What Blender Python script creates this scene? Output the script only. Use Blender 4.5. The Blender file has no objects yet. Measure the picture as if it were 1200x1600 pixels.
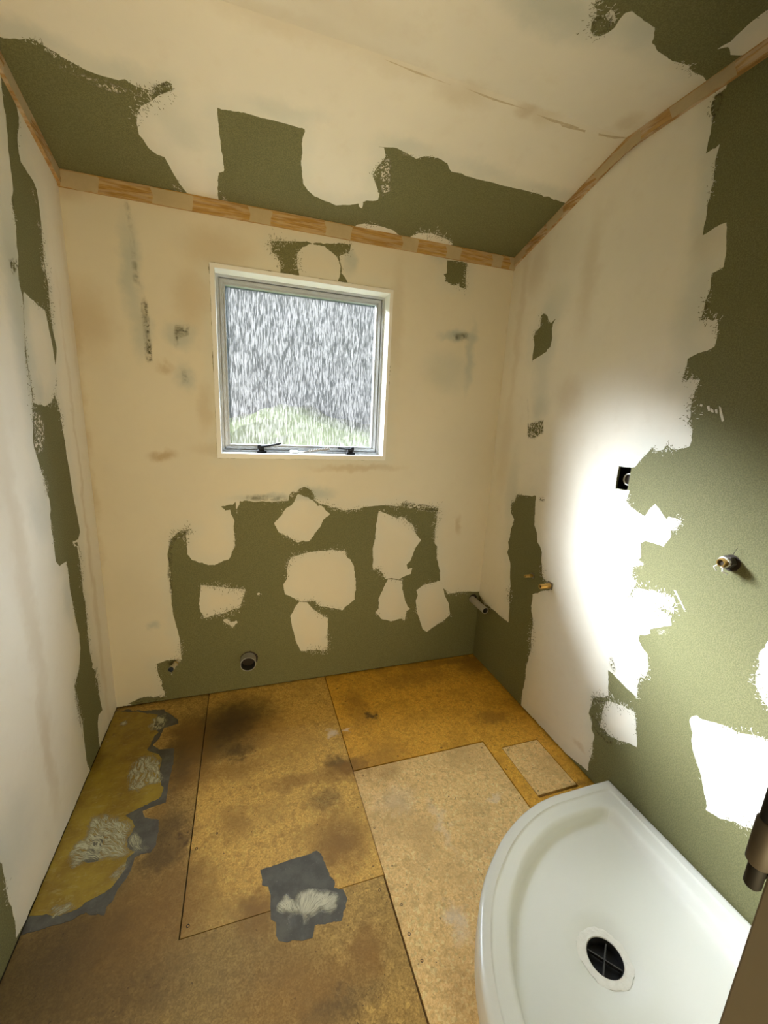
import bpy, bmesh, math, random
import numpy as np
from mathutils import Vector, Matrix, noise
from mathutils.geometry import delaunay_2d_cdt

# ------------------------------------------------------------ camera, world, sun, lamps, exposure
SC = bpy.context.scene
COL = SC.collection
cam_d = bpy.data.cameras.new('camera')
cam = bpy.data.objects.new('camera', cam_d); COL.objects.link(cam); SC.camera = cam
cam_d.sensor_fit = 'HORIZONTAL'; cam_d.sensor_width = 36.0
cam_d.lens = 648.34 / 1200 * 36.0
cam_d.clip_start = 0.01
_r = Vector((0.94908161, -0.31132457, 0.04817793)); _u = Vector((0.02574704, 0.22907432, 0.97306837)); _w = Vector((0.31397642, 0.92228085, -0.22542591))
cam.matrix_world = Matrix(((_r.x, _u.x, -_w.x, 0.662), (_r.y, _u.y, -_w.y, 0.0), (_r.z, _u.z, -_w.z, 1.5368), (0, 0, 0, 1)))

W_ = bpy.data.worlds.new('world'); SC.world = W_; W_.use_nodes = True
_nt = W_.node_tree; _bg = _nt.nodes['Background']
_sky = _nt.nodes.new('ShaderNodeTexSky'); _sky.sky_type = 'NISHITA'; _sky.sun_disc = False
_sky.sun_elevation = math.radians(28); _sky.sun_rotation = math.radians(-40)
_nt.links.new(_sky.outputs[0], _bg.inputs[0]); _bg.inputs[1].default_value = 0.11

def lamp(name, kind, loc, energy, color, direction=None, **kw):
    l = bpy.data.lights.new(name, kind); l.energy = energy; l.color = color
    for k, v in kw.items(): setattr(l, k, v)
    o = bpy.data.objects.new(name, l); COL.objects.link(o); o.location = loc
    if direction: o.rotation_euler = Vector(direction).to_track_quat('-Z', 'Y').to_euler()
    return o
# low sun; the upright flutes of the glass fan it out sideways, so it is three soft suns at one height
for _d, _e in ((0.98, 7.5), (1.32, 20.0), (1.76, 14.0)):
    lamp('sun', 'SUN', (-3, 6, 5), _e, (0.97, 0.98, 1.0), (1, -_d, -0.64*_d), angle=math.radians(21))
# open sky beyond the window, a wide soft source
lamp('sky_light', 'SUN', (0, 6, 6), 36.0, (0.90, 0.97, 1.06), (-0.05, -1, -0.55), angle=math.radians(95))
# added warm fill lamp, unseen behind the doorway, aimed up into the room
lamp('hall_daylight', 'AREA', (0.62, -1.15, 0.35), 62, (1.0, 0.80, 0.45), (0.20, 1, 1.25), shape='RECTANGLE', size=1.2, size_y=0.7)

SC.view_settings.view_transform = 'Standard'; SC.view_settings.look = 'None'
SC.view_settings.gamma = 1.0; SC.view_settings.use_curve_mapping = False
SC.view_settings.exposure = 0.0
SC.cycles.use_denoising = True
SC.cycles.max_bounces = 10; SC.cycles.diffuse_bounces = 6; SC.cycles.transparent_max_bounces = 12

K = dict(W=2.08026, H=2.39836, D=2.17000, T=0.67947, HR=2.61029, SL=0.31192)
POLY = {
 'back_coat': [
  ([(2.08,0.458),(2.091,0.458),(1.948,0.471),(1.851,0.463),(1.824,0.501),(1.796,0.532),(1.779,0.625),(1.752,0.717),(1.75,0.784),(1.73,0.806),(1.729,0.91),(1.741,1.02),(1.691,1.021),(1.62,1.018),(1.584,1.032),(1.559,1.024),(1.514,1.066),(1.498,1.037),(1.397,1.046),(1.284,1.039),(1.253,1.027),(1.174,1.022),(1.127,1.036),(1.097,1.046),(1.036,1.064),(1.005,1.083),(1.003,1.121),(0.984,1.142),(0.955,1.154),(0.924,1.142),(0.913,1.122),(0.89,1.128),(0.873,1.11),(0.87,1.081),(0.764,1.075),(0.629,1.085),(0.618,1.054),(0.614,1.018),(0.611,1.085),(0.596,1.066),(0.543,1.058),(0.559,1.034),(0.582,1.04),(0.6,0.982),(0.6,0.849),(0.566,0.776),(0.499,0.753),(0.428,0.767),(0.394,0.784),(0.375,0.818),(0.377,0.933),(0.402,0.946),(0.355,0.941),(0.329,0.918),(0.303,0.894),(0.286,0.823),(0.295,0.735),(0.287,0.677),(0.292,0.617),(0.29,0.516),(0.301,0.44),(0.315,0.361),(0.316,0.237),(0.247,0.244),(0.199,0.229),(0.201,0.183),(0.209,0.142),(0.214,0.101),(0.221,0.073),(0.223,0.032),(0.186,0.032),(0.124,0.044),(0.082,0.032),(0.051,0.022),(0.07,0.001),(0.003,-0.002),(0,-0.022),(0,2.398),(2.08,2.398)], [[(0.789,2.282),(0.801,2.259),(0.797,2.239),(0.821,2.224),(0.831,2.207),(0.84,2.19),(0.837,2.155),(0.881,2.156),(0.923,2.157),(0.916,2.201),(0.914,2.246),(0.927,2.265),(0.939,2.279),(0.964,2.295),(1.015,2.3),(1.044,2.295),(1.066,2.285),(1.088,2.276),(1.101,2.263),(1.113,2.245),(1.118,2.223),(1.116,2.195),(1.108,2.158),(1.131,2.156),(1.156,2.156),(1.144,2.179),(1.128,2.196),(1.125,2.224),(1.115,2.246),(1.112,2.267),(1.136,2.278),(1.163,2.296),(1.165,2.316),(1.17,2.329)],[(1.676,2.336),(1.793,2.337),(1.794,2.3),(1.792,2.249),(1.8,2.211),(1.78,2.216),(1.761,2.219),(1.756,2.232),(1.729,2.222),(1.672,2.233),(1.677,2.253),(1.663,2.264),(1.677,2.272),(1.679,2.294)]], 0),
 ],
 'back_patch': [
  ([(0.919,1.114),(0.959,1.099),(0.999,1.08),(1.022,1.048),(1.051,1.044),(1.09,1.004),(1.06,0.974),(1.038,0.936),(1.008,0.894),(0.979,0.853),(0.949,0.859),(0.919,0.851),(0.868,0.889),(0.818,0.911),(0.811,0.93),(0.797,0.963),(0.833,1.004),(0.859,1.041),(0.89,1.06)], [], 0),
  ([(1.369,1.013),(1.417,0.995),(1.486,0.966),(1.499,0.977),(1.528,0.968),(1.556,0.942),(1.583,0.924),(1.604,0.872),(1.64,0.828),(1.611,0.786),(1.596,0.744),(1.581,0.701),(1.559,0.68),(1.566,0.649),(1.596,0.656),(1.59,0.618),(1.542,0.604),(1.517,0.588),(1.472,0.602),(1.429,0.599),(1.404,0.644),(1.376,0.669),(1.349,0.657),(1.349,0.725),(1.343,0.793),(1.357,0.858),(1.358,0.94)], [], 0),
  ([(1.024,0.794),(1.102,0.796),(1.181,0.787),(1.194,0.752),(1.234,0.707),(1.248,0.613),(1.248,0.484),(1.19,0.446),(1.177,0.426),(1.109,0.446),(1.044,0.467),(1.012,0.502),(0.978,0.502),(0.95,0.502),(0.904,0.526),(0.852,0.556),(0.842,0.614),(0.86,0.645),(0.86,0.693),(0.875,0.748),(0.89,0.771),(0.964,0.79)], [], 0),
  ([(0.927,0.504),(0.973,0.494),(1,0.458),(1.029,0.429),(1.064,0.399),(1.09,0.387),(1.09,0.281),(1.091,0.182),(1.016,0.188),(0.936,0.196),(0.92,0.233),(0.907,0.27),(0.897,0.324),(0.889,0.35),(0.878,0.42),(0.897,0.452),(0.907,0.479)], [], 0),
  ([(1.446,0.597),(1.535,0.581),(1.544,0.518),(1.56,0.462),(1.582,0.408),(1.602,0.388),(1.579,0.377),(1.57,0.313),(1.55,0.33),(1.479,0.32),(1.415,0.346),(1.378,0.39),(1.398,0.415),(1.395,0.478),(1.423,0.546)], [], 0),
  ([(1.784,0.56),(1.81,0.531),(1.832,0.454),(1.867,0.394),(1.88,0.315),(1.838,0.281),(1.791,0.258),(1.727,0.217),(1.696,0.24),(1.673,0.301),(1.65,0.36),(1.635,0.436),(1.646,0.472),(1.634,0.509),(1.683,0.541),(1.739,0.546)], [], 0),
  ([(0.428,0.647),(0.468,0.639),(0.547,0.621),(0.646,0.603),(0.631,0.553),(0.615,0.499),(0.577,0.495),(0.529,0.481),(0.49,0.475),(0.433,0.46),(0.424,0.496),(0.414,0.543),(0.423,0.589)], [], 0),
  ([(0.544,0.442),(0.568,0.423),(0.596,0.431),(0.6,0.414),(0.574,0.388),(0.561,0.408),(0.543,0.418),(0.527,0.439)], [], 0),
  ([(0.702,0.574),(0.714,0.581),(0.719,0.572),(0.708,0.565)], [], 0),
 ],
 'back_dry': [
  ([(0.873,1.063),(0.919,1.119),(1.006,1.15),(0.959,1.159),(0.913,1.142),(0.868,1.122)], [], 1),
  ([(-0.022,-0.007),(0.051,0.031),(0.125,0.053),(0.224,0.048),(0.228,0.015),(0.174,0.007),(0.059,-0.004)], [], 0),
  ([(0.293,0.897),(0.335,0.941),(0.406,0.952),(0.384,0.916),(0.332,0.89),(0.315,0.85),(0.301,0.614),(0.28,0.603),(0.277,0.724)], [], 0),
  ([(1.513,1.074),(1.74,1.032),(1.74,0.995),(1.621,1.006),(1.524,1.037)], [], 0),
  ([(0.218,2.338),(0.246,2.343),(0.254,2.21),(0.265,2.042),(0.284,1.97),(0.283,1.735),(0.251,1.711),(0.249,1.889),(0.254,2.016),(0.224,2.037),(0.226,2.205)], [], 2),
  ([(0.25,1.96),(0.285,1.98),(0.287,1.867),(0.289,1.714),(0.253,1.711),(0.25,1.838)], [], 0),
  ([(0.374,1.887),(0.447,1.901),(0.444,1.847),(0.406,1.827),(0.393,1.785),(0.373,1.797)], [], 2),
  ([(0.384,1.711),(0.421,1.708),(0.433,1.637),(0.395,1.623)], [], 2),
  ([(1.732,1.996),(1.839,2.014),(1.853,1.956),(1.749,1.94)], [], 2),
  ([(0.648,1.126),(0.868,1.116),(0.875,1.069),(0.652,1.079)], [], 2),
 ],
 'back_streak': [
  ([(0.374,1.887),(0.452,1.896),(0.439,1.846),(0.401,1.826),(0.381,1.743),(0.368,1.796)], [], 2),
 ],
 'right_coat': [
  ([(2.17,0.442),(2.17,0.442),(2.099,0.402),(2.04,0.413),(1.937,0.411),(1.841,0.409),(1.848,0.494),(1.864,0.577),(1.864,0.628),(1.877,0.674),(1.89,0.757),(1.93,0.806),(1.921,0.834),(1.932,0.868),(1.923,0.896),(1.923,0.945),(1.91,0.979),(1.904,1.01),(1.939,1.038),(1.946,1.091),(1.917,1.115),(1.908,1.146),(1.882,1.157),(1.802,1.161),(1.751,1.173),(1.741,1.107),(1.732,1.021),(1.704,0.989),(1.691,0.943),(1.663,0.924),(1.647,0.901),(1.642,0.858),(1.617,0.778),(1.592,0.771),(1.552,0.762),(1.557,0.734),(1.625,0.695),(1.667,0.659),(1.671,0.592),(1.653,0.546),(1.637,0.51),(1.64,0.438),(1.63,0.371),(1.635,0.306),(1.644,0.237),(1.638,0.164),(1.646,0.093),(1.642,0.017),(1.642,0),(1.282,0),(1.162,0.037),(1.165,0.072),(1.159,0.131),(1.163,0.181),(1.165,0.224),(1.184,0.238),(1.186,0.276),(1.211,0.295),(1.208,0.328),(1.203,0.375),(1.18,0.402),(1.152,0.42),(1.137,0.441),(1.143,0.485),(1.151,0.52),(1.159,0.547),(1.135,0.547),(1.116,0.54),(1.064,0.529),(1.016,0.523),(1.02,0.563),(1.019,0.606),(1,0.615),(0.994,0.662),(1.008,0.711),(1.028,0.72),(1.056,0.744),(1.055,0.767),(1.033,0.775),(1.014,0.794),(1.019,0.81),(0.989,0.834),(0.949,0.862),(0.953,0.896),(0.976,0.895),(0.997,0.898),(1.022,0.891),(0.98,0.913),(0.948,0.914),(0.956,0.934),(0.957,0.96),(0.99,0.96),(1.016,0.956),(1.036,0.958),(1.062,0.946),(1.098,0.941),(1.116,0.919),(1.122,0.895),(1.126,0.875),(1.125,0.908),(1.109,0.961),(1.13,0.97),(1.14,1.009),(1.122,1.022),(1.096,1.039),(1.12,1.048),(1.109,1.062),(1.117,1.086),(1.123,1.112),(1.106,1.127),(1.066,1.129),(1.032,1.127),(1.029,1.141),(1.016,1.17),(1.022,1.195),(1.008,1.194),(0.999,1.201),(0.997,1.216),(0.989,1.233),(1.012,1.238),(1.037,1.24),(1.043,1.227),(1.059,1.237),(1.077,1.258),(1.097,1.273),(1.116,1.246),(1.127,1.218),(1.158,1.225),(1.191,1.239),(1.217,1.256),(1.215,1.278),(1.213,1.299),(1.279,1.293),(1.282,1.387),(1.222,1.387),(1.212,1.391),(1.21,1.391),(1.181,1.434),(1.15,1.473),(1.135,1.462),(1.108,1.468),(1.104,1.479),(1.097,1.486),(1.076,1.473),(1.053,1.472),(1.022,1.486),(1.015,1.508),(1.018,1.534),(1.028,1.552),(1.044,1.564),(1.035,1.575),(1.04,1.612),(1.042,1.638),(1.036,1.663),(1.029,1.701),(1.051,1.705),(1.06,1.716),(1.069,1.703),(1.093,1.706),(1.088,1.728),(1.085,1.753),(1.084,1.771),(1.059,1.781),(1.036,1.79),(1.008,1.802),(1.002,1.827),(1.009,1.865),(1.016,1.883),(1.03,1.881),(1.042,1.888),(1.067,1.889),(1.065,1.914),(1.065,1.947),(1.059,1.969),(1.058,1.992),(1.062,2.025),(1.048,2.029),(1.03,2.035),(1.03,2.066),(1.038,2.112),(1.049,2.164),(1.068,2.165),(1.09,2.157),(1.118,2.152),(1.119,2.176),(1.12,2.213),(1.121,2.254),(1.12,2.297),(1.121,2.341),(1.123,2.372),(1.121,2.405),(1.134,2.401),(1.162,2.399),(1.162,2.43),(1.158,2.458),(1.161,2.494),(1.175,2.522),(1.174,2.543),(1.168,2.556),(1.151,2.557),(1.135,2.558),(1.135,2.61),(1.49,2.61),(2.17,2.398)], [[(1.868,2.066),(1.836,2.049),(1.825,2.021),(1.805,2.014),(1.776,2.026),(1.791,2.004),(1.793,1.985),(1.781,1.94),(1.788,1.899),(1.809,1.892),(1.812,1.881),(1.86,1.866),(1.91,1.853),(1.913,1.841),(1.918,1.883),(1.913,1.924),(1.93,1.967),(1.918,1.991),(1.884,2.005),(1.887,2.04),(1.886,2.06)]], 0),
 ],
 'right_dry': [
  ([(1.895,1.551),(1.879,1.54),(1.763,1.562),(1.747,1.487),(1.788,1.469),(1.81,1.454),(1.88,1.456)], [], 0),
  ([(1.924,1.66),(1.904,1.665),(1.871,1.551),(1.893,1.54)], [], 2),
  ([(1.077,0.947),(1.016,0.958),(0.956,0.964),(0.947,0.913),(0.978,0.904),(1.016,0.895),(1.059,0.93)], [], 1),
  ([(1.117,0.777),(1.07,0.776),(1.055,0.741),(1.064,0.714),(1.105,0.682),(1.119,0.712)], [], 1),
  ([(1.147,1.013),(1.1,1.058),(1.082,1.038),(1.105,1.012),(1.139,0.992)], [], 1),
  ([(1.006,0.818),(0.951,0.854),(0.943,0.832),(0.984,0.806)], [], 1),
  ([(1.231,0.39),(1.186,0.405),(1.138,0.448),(1.123,0.41),(1.186,0.362),(1.217,0.373)], [], 0),
  ([(1.171,0.619),(1.14,0.615),(1.114,0.569),(1.126,0.545),(1.159,0.571)], [], 0),
  ([(1.223,0.304),(1.185,0.311),(1.123,0.284),(1.075,0.283),(1.072,0.248),(1.1,0.236),(1.15,0.236),(1.188,0.257)], [], 0),
  ([(1.18,2.567),(1.14,2.556),(1.131,2.527),(1.141,2.499),(1.146,2.477),(1.167,2.476),(1.175,2.522)], [], 0),
  ([(1.069,1.946),(1.047,1.945),(1.039,1.923),(1.058,1.893),(1.067,1.89)], [], 0),
  ([(1.738,1.174),(1.676,1.184),(1.673,1.155),(1.716,1.146)], [], 0),
 ],
 'right_patch': [
  ([(0.82,0.578),(0.813,0.596),(0.801,0.608),(0.792,0.604),(0.767,0.617),(0.743,0.626),(0.714,0.635),(0.681,0.641),(0.66,0.655),(0.637,0.669),(0.612,0.676),(0.588,0.682),(0.551,0.534),(0.548,0.442),(0.56,0.421),(0.563,0.396),(0.579,0.387),(0.607,0.367),(0.632,0.351),(0.668,0.334),(0.709,0.318),(0.717,0.352),(0.726,0.371),(0.74,0.404),(0.754,0.431),(0.766,0.447),(0.786,0.477),(0.797,0.502),(0.802,0.539)], [], 0),
  ([(0.672,0.965),(0.678,0.956),(0.679,0.933),(0.682,0.915),(0.68,0.888),(0.679,0.861),(0.676,0.835),(0.672,0.814),(0.661,0.799),(0.65,0.781),(0.632,0.769),(0.609,0.776),(0.605,0.829),(0.628,0.937),(0.655,0.964)], [], 0),
  ([(1.141,0.409),(1.11,0.428),(1.063,0.447),(1.04,0.449),(1.015,0.461),(1.002,0.44),(0.991,0.403),(0.981,0.364),(0.975,0.33),(1,0.32),(1.033,0.302),(1.071,0.287),(1.097,0.277),(1.119,0.284),(1.145,0.279),(1.144,0.318),(1.148,0.349),(1.143,0.378)], [], 0),
 ],
 'right_smear': [
  ([(0.966,0.99),(0.958,0.991),(0.913,0.94),(0.917,0.937)], [], 0),
  ([(0.988,1.617),(0.982,1.619),(0.975,1.604),(0.981,1.602)], [], 0),
  ([(0.976,1.612),(0.967,1.607),(0.963,1.597),(0.971,1.599)], [], 0),
  ([(0.961,1.607),(0.955,1.609),(0.951,1.595),(0.956,1.595)], [], 0),
  ([(0.951,1.617),(0.945,1.614),(0.927,1.573),(0.932,1.57),(0.943,1.592)], [], 0),
  ([(1.01,1.625),(1.003,1.622),(1.004,1.617),(1.011,1.618)], [], 0),
 ],
 'left_coat': [
  ([(1.881,2.427),(1.884,2.413),(1.866,2.372),(1.852,2.338),(1.854,2.307),(1.857,2.277),(1.873,2.269),(1.906,2.263),(1.934,2.255),(1.954,2.241),(1.958,2.222),(1.962,2.188),(1.96,2.142),(1.953,2.095),(1.948,2.047),(1.948,1.992),(1.951,1.946),(1.948,1.901),(1.948,1.851),(1.946,1.81),(1.95,1.77),(1.962,1.726),(1.948,1.692),(1.921,1.647),(1.911,1.604),(1.893,1.558),(1.905,1.531),(1.921,1.484),(1.924,1.429),(1.933,1.373),(1.933,1.316),(1.94,1.279),(1.944,1.212),(1.948,1.151),(1.964,1.078),(1.972,1.005),(1.944,0.982),(1.886,0.988),(1.898,0.965),(1.941,0.955),(1.949,0.9),(1.931,0.974),(1.897,0.98),(1.924,0.953),(1.935,0.886),(1.929,0.768),(1.935,0.663),(1.925,0.563),(1.918,0.481),(1.937,0.409),(1.919,0.398),(1.965,0.357),(1.944,0.337),(1.972,0.301),(1.964,0.26),(1.969,0.197),(1.98,0.141),(1.929,0.152),(1.908,0.127),(1.899,0.063),(1.899,0.004),(1.909,0),(2.17,0),(2.17,2.398),(1.881,2.489)], [], 0),
  ([(1.796,2.515),(1.796,2.477),(1.789,2.452),(1.786,2.432),(1.786,2.411),(1.784,2.384),(1.79,2.369),(1.784,2.337),(1.785,2.311),(1.775,2.268),(1.777,2.239),(1.775,2.212),(1.775,2.185),(1.774,2.161),(1.754,2.13),(1.753,2.11),(1.76,2.089),(1.762,2.062),(1.752,2.034),(1.746,2),(1.747,1.972),(1.732,1.931),(1.729,1.897),(1.729,1.873),(1.733,1.878),(1.737,1.852),(1.736,1.825),(1.723,1.79),(1.718,1.751),(1.704,1.682),(1.704,1.654),(1.708,1.615),(1.71,1.581),(1.71,1.552),(1.706,1.522),(1.698,1.498),(1.691,1.463),(1.686,1.44),(1.672,1.411),(1.671,1.381),(1.684,1.346),(1.696,1.317),(1.707,1.287),(1.715,1.257),(1.72,1.224),(1.73,1.195),(1.727,1.163),(1.722,1.117),(1.72,1.063),(1.72,1.014),(1.716,0.967),(1.74,0.938),(1.778,0.937),(1.804,0.935),(1.808,0.904),(1.804,0.822),(1.81,0.767),(1.817,0.692),(1.833,0.614),(1.826,0.546),(1.789,0.477),(1.731,0.446),(1.733,0.394),(1.742,0.33),(1.742,0.252),(1.743,0.176),(1.726,0.407),(1.736,0.352),(1.747,0.297),(1.757,0.24),(1.75,0.188),(1.75,0.138),(1.746,0.083),(1.753,0.042),(1.767,0.007),(1.767,0),(1.192,0),(1.152,0.022),(1.156,0.059),(1.16,0.104),(1.155,0.144),(1.15,0.182),(1.153,0.228),(1.153,0.264),(1.155,0.291),(1.148,0.315),(1.125,0.393),(1.082,0.473),(-0.3,0.473),(-0.3,2.61),(1.49,2.61)], [], 0),
 ],
 'left_patch': [
  ([(1.752,1.867),(1.823,1.854),(1.897,1.841),(1.908,1.792),(1.917,1.752),(1.927,1.696),(1.93,1.651),(1.918,1.594),(1.895,1.556),(1.853,1.528),(1.796,1.514),(1.748,1.516),(1.714,1.526),(1.713,1.583),(1.706,1.632),(1.71,1.701),(1.721,1.779)], [], 0),
 ],
 'left_dry': [
  ([(1.693,1.504),(1.751,1.498),(1.771,1.448),(1.765,1.405),(1.736,1.356),(1.671,1.344),(1.666,1.381)], [], 1),
  ([(1.698,1.279),(1.744,1.265),(1.752,1.231),(1.714,1.192),(1.701,1.221)], [], 1),
  ([(1.902,2.232),(1.937,2.247),(1.95,2.201),(1.956,2.186),(1.922,2.181),(1.905,2.208)], [], 1),
  ([(1.921,2.141),(1.961,2.147),(1.953,2.108),(1.91,2.107)], [], 1),
  ([(1.91,2.036),(1.952,2.026),(1.953,1.97),(1.921,1.962),(1.901,1.988)], [], 1),
  ([(1.675,1.946),(1.74,1.966),(1.74,1.933),(1.693,1.896),(1.679,1.904)], [], 0),
  ([(1.75,2.143),(1.773,2.133),(1.757,2.096),(1.742,2.101)], [], 0),
  ([(1.123,0.038),(1.184,0.015),(1.188,-0.005),(1.128,0.024)], [], 1),
 ],
 'ceil_coat': [
  ([(0,1.728),(-0.013,1.739),(0.031,1.738),(0.063,1.733),(0.114,1.72),(0.146,1.733),(0.18,1.748),(0.223,1.766),(0.28,1.773),(0.315,1.772),(0.334,1.764),(0.349,1.773),(0.375,1.778),(0.401,1.779),(0.41,1.785),(0.425,1.755),(0.44,1.748),(0.456,1.736),(0.47,1.74),(0.469,1.76),(0.445,1.774),(0.424,1.789),(0.395,1.815),(0.362,1.838),(0.343,1.872),(0.335,1.901),(0.333,1.941),(0.344,1.962),(0.354,1.986),(0.377,2.006),(0.403,2.009),(0.416,2.06),(0.436,2.115),(0.467,2.173),(0.526,2.181),(0.583,2.187),(0.581,2.122),(0.588,2.058),(0.592,2.028),(0.612,2.016),(0.61,1.955),(0.606,1.905),(0.604,1.835),(0.602,1.778),(0.644,1.775),(0.728,1.771),(0.803,1.771),(0.892,1.773),(0.892,1.829),(0.901,1.919),(0.919,1.995),(0.941,2.021),(0.971,2.041),(1.012,2.052),(1.07,2.063),(1.125,2.049),(1.164,2.032),(1.181,2.052),(1.182,2.02),(1.239,1.992),(1.22,1.941),(1.184,1.881),(1.191,1.843),(1.208,1.797),(1.191,1.765),(1.166,1.767),(1.196,1.761),(1.238,1.753),(1.324,1.77),(1.368,1.749),(1.411,1.751),(1.46,1.766),(1.495,1.79),(1.545,1.787),(1.608,1.793),(1.668,1.79),(1.732,1.792),(1.81,1.789),(1.891,1.787),(1.98,1.792),(2.066,1.798),(2.08,1.798),(2.08,1.201),(2.047,1.191),(2.015,1.19),(1.978,1.186),(1.959,1.175),(1.956,1.18),(1.925,1.181),(1.902,1.184),(1.861,1.177),(1.83,1.173),(1.815,1.166),(1.792,1.159),(1.78,1.141),(1.759,1.123),(1.734,1.123),(1.714,1.121),(1.696,1.116),(1.664,1.112),(1.651,1.121),(1.65,1.127),(1.651,1.141),(1.66,1.164),(1.656,1.183),(1.644,1.199),(1.627,1.206),(1.606,1.195),(1.592,1.175),(1.589,1.156),(1.576,1.142),(1.552,1.134),(1.571,1.111),(1.532,1.063),(1.532,-0.3),(0,-0.3)], [], 0),
 ],
 'ceil_patch': [
  ([(1.982,1.107),(1.985,1.094),(1.991,1.079),(1.984,1.06),(1.978,1.025),(1.978,1.003),(1.979,0.981),(1.992,0.957),(2.074,0.987),(2.085,1.041),(2.084,1.085),(2.063,1.097),(2.035,1.106),(2.01,1.093),(2,1.091)], [], 0),
  ([(1.179,2.19),(1.189,2.153),(1.222,2.131),(1.317,2.131),(1.368,2.139),(1.416,2.186),(1.335,2.185)], [], 0),
  ([(1.461,2.184),(1.465,2.152),(1.495,2.124),(1.558,2.112),(1.614,2.12),(1.655,2.131),(1.693,2.149),(1.674,2.167),(1.672,2.191),(1.559,2.189)], [], 0),
  ([(1.607,1.147),(1.608,1.129),(1.627,1.131),(1.643,1.149),(1.631,1.157)], [], 0),
 ],
 'ceil_dry': [
  ([(0.407,1.758),(0.452,1.732),(0.478,1.744),(0.465,1.766),(0.428,1.788),(0.407,1.794)], [], 0),
  ([(0.391,2.109),(0.436,2.12),(0.453,2.167),(0.411,2.165),(0.366,2.006),(0.349,1.995),(0.378,2)], [], 1),
  ([(0.589,2.058),(0.606,2.115),(0.642,2.172),(0.59,2.182)], [], 1),
  ([(1.191,1.843),(1.224,1.767),(1.287,1.94),(1.251,1.982)], [], 1),
  ([(1.226,1.756),(1.342,1.749),(1.349,1.77),(1.274,1.778)], [], 1),
  ([(0.105,1.759),(0.136,1.76),(0.171,1.771),(0.235,1.78),(0.321,1.781),(0.4,1.791),(0.367,1.814),(0.275,1.82),(0.202,1.802),(0.128,1.779)], [], 1),
  ([(1.574,1.162),(1.625,1.132),(1.666,1.176),(1.635,1.202),(1.608,1.2)], [], 0),
 ],
 'ceil_line': [
  ([(1.672,1.511),(1.745,1.509),(1.844,1.508),(1.864,1.51),(1.745,1.518)], [], 0),
  ([(1.948,1.507),(2.015,1.499),(2.077,1.49),(2.024,1.507),(1.956,1.512)], [], 0),
  ([(1.099,1.499),(1.207,1.502),(1.335,1.508),(1.21,1.508)], [], 0),
  ([(1.367,1.503),(1.49,1.505),(1.641,1.506),(1.495,1.512)], [], 0),
  ([(1.782,1.516),(1.891,1.51),(1.894,1.516),(1.794,1.522)], [], 0),
 ],
 'floor_grey': [
  ([(0.009,2.157),(0.064,2.142),(0.146,2.121),(0.228,2.104),(0.267,2.053),(0.308,2.01),(0.313,1.978),(0.28,1.969),(0.25,1.965),(0.243,1.899),(0.221,1.861),(0.252,1.825),(0.316,1.814),(0.325,1.746),(0.325,1.68),(0.322,1.636),(0.325,1.568),(0.327,1.528),(0.285,1.521),(0.25,1.51),(0.264,1.477),(0.314,1.454),(0.321,1.4),(0.322,1.351),(0.309,1.328),(0.281,1.332),(0.262,1.325),(0.257,1.278),(0.251,1.258),(0.233,1.231),(0.227,1.197),(0.214,1.184),(0.214,1.162),(0.179,1.172),(0.158,1.184),(0.116,1.175),(0.074,1.172),(0.032,1.171),(0.006,1.165)], [], 0),
  ([(0.674,1.165),(0.732,1.166),(0.79,1.169),(0.85,1.17),(0.868,1.174),(0.886,1.161),(0.89,1.133),(0.897,1.102),(0.896,1.077),(0.913,1.061),(0.905,1.037),(0.934,1.025),(0.941,0.997),(0.931,0.972),(0.92,0.966),(0.909,0.942),(0.87,0.947),(0.831,0.95),(0.817,0.924),(0.788,0.924),(0.758,0.935),(0.746,0.933),(0.72,0.944),(0.712,0.961),(0.715,0.995),(0.702,1.007),(0.702,1.036),(0.702,1.08),(0.698,1.104),(0.679,1.114)], [], 0),
 ],
 'floor_yellow': [
  ([(0.013,2.148),(0.1,2.12),(0.21,2.067),(0.204,1.995),(0.205,1.965),(0.228,1.942),(0.217,1.92),(0.212,1.879),(0.202,1.835),(0.233,1.809),(0.258,1.792),(0.273,1.761),(0.276,1.722),(0.278,1.666),(0.294,1.627),(0.305,1.598),(0.298,1.552),(0.269,1.544),(0.242,1.529),(0.22,1.52),(0.192,1.506),(0.224,1.476),(0.235,1.452),(0.228,1.42),(0.221,1.396),(0.227,1.375),(0.257,1.348),(0.233,1.328),(0.24,1.294),(0.225,1.265),(0.211,1.243),(0.191,1.228),(0.174,1.223),(0.148,1.216),(0.125,1.203),(0.091,1.199),(0.065,1.197),(0.047,1.212),(0.034,1.22),(0.023,1.207),(0.011,1.188)], [], 0),
 ],
 'floor_grey2': [
  ([(0.102,1.449),(0.137,1.439),(0.143,1.405),(0.147,1.344),(0.118,1.349),(0.095,1.359),(0.096,1.388),(0.109,1.415)], [], 0),
 ],
 'floor_scrape': [
  ([(0.148,1.766),(0.187,1.804),(0.233,1.809),(0.273,1.761),(0.279,1.702),(0.303,1.642),(0.285,1.625),(0.241,1.625),(0.216,1.599),(0.175,1.618),(0.16,1.664),(0.145,1.721)], [], 0),
  ([(0.062,1.539),(0.081,1.552),(0.13,1.537),(0.171,1.508),(0.225,1.472),(0.239,1.444),(0.226,1.414),(0.226,1.382),(0.263,1.346),(0.224,1.33),(0.215,1.324),(0.173,1.331),(0.128,1.349),(0.076,1.341),(0.046,1.367),(0.04,1.392),(0.047,1.433),(0.076,1.457),(0.066,1.506)], [], 0),
  ([(0.177,2.039),(0.255,2.082),(0.263,2.004),(0.244,1.955),(0.193,1.951),(0.172,2.003)], [], 0),
  ([(0.197,1.279),(0.236,1.324),(0.258,1.341),(0.258,1.318),(0.244,1.287),(0.228,1.254),(0.208,1.254)], [], 0),
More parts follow.
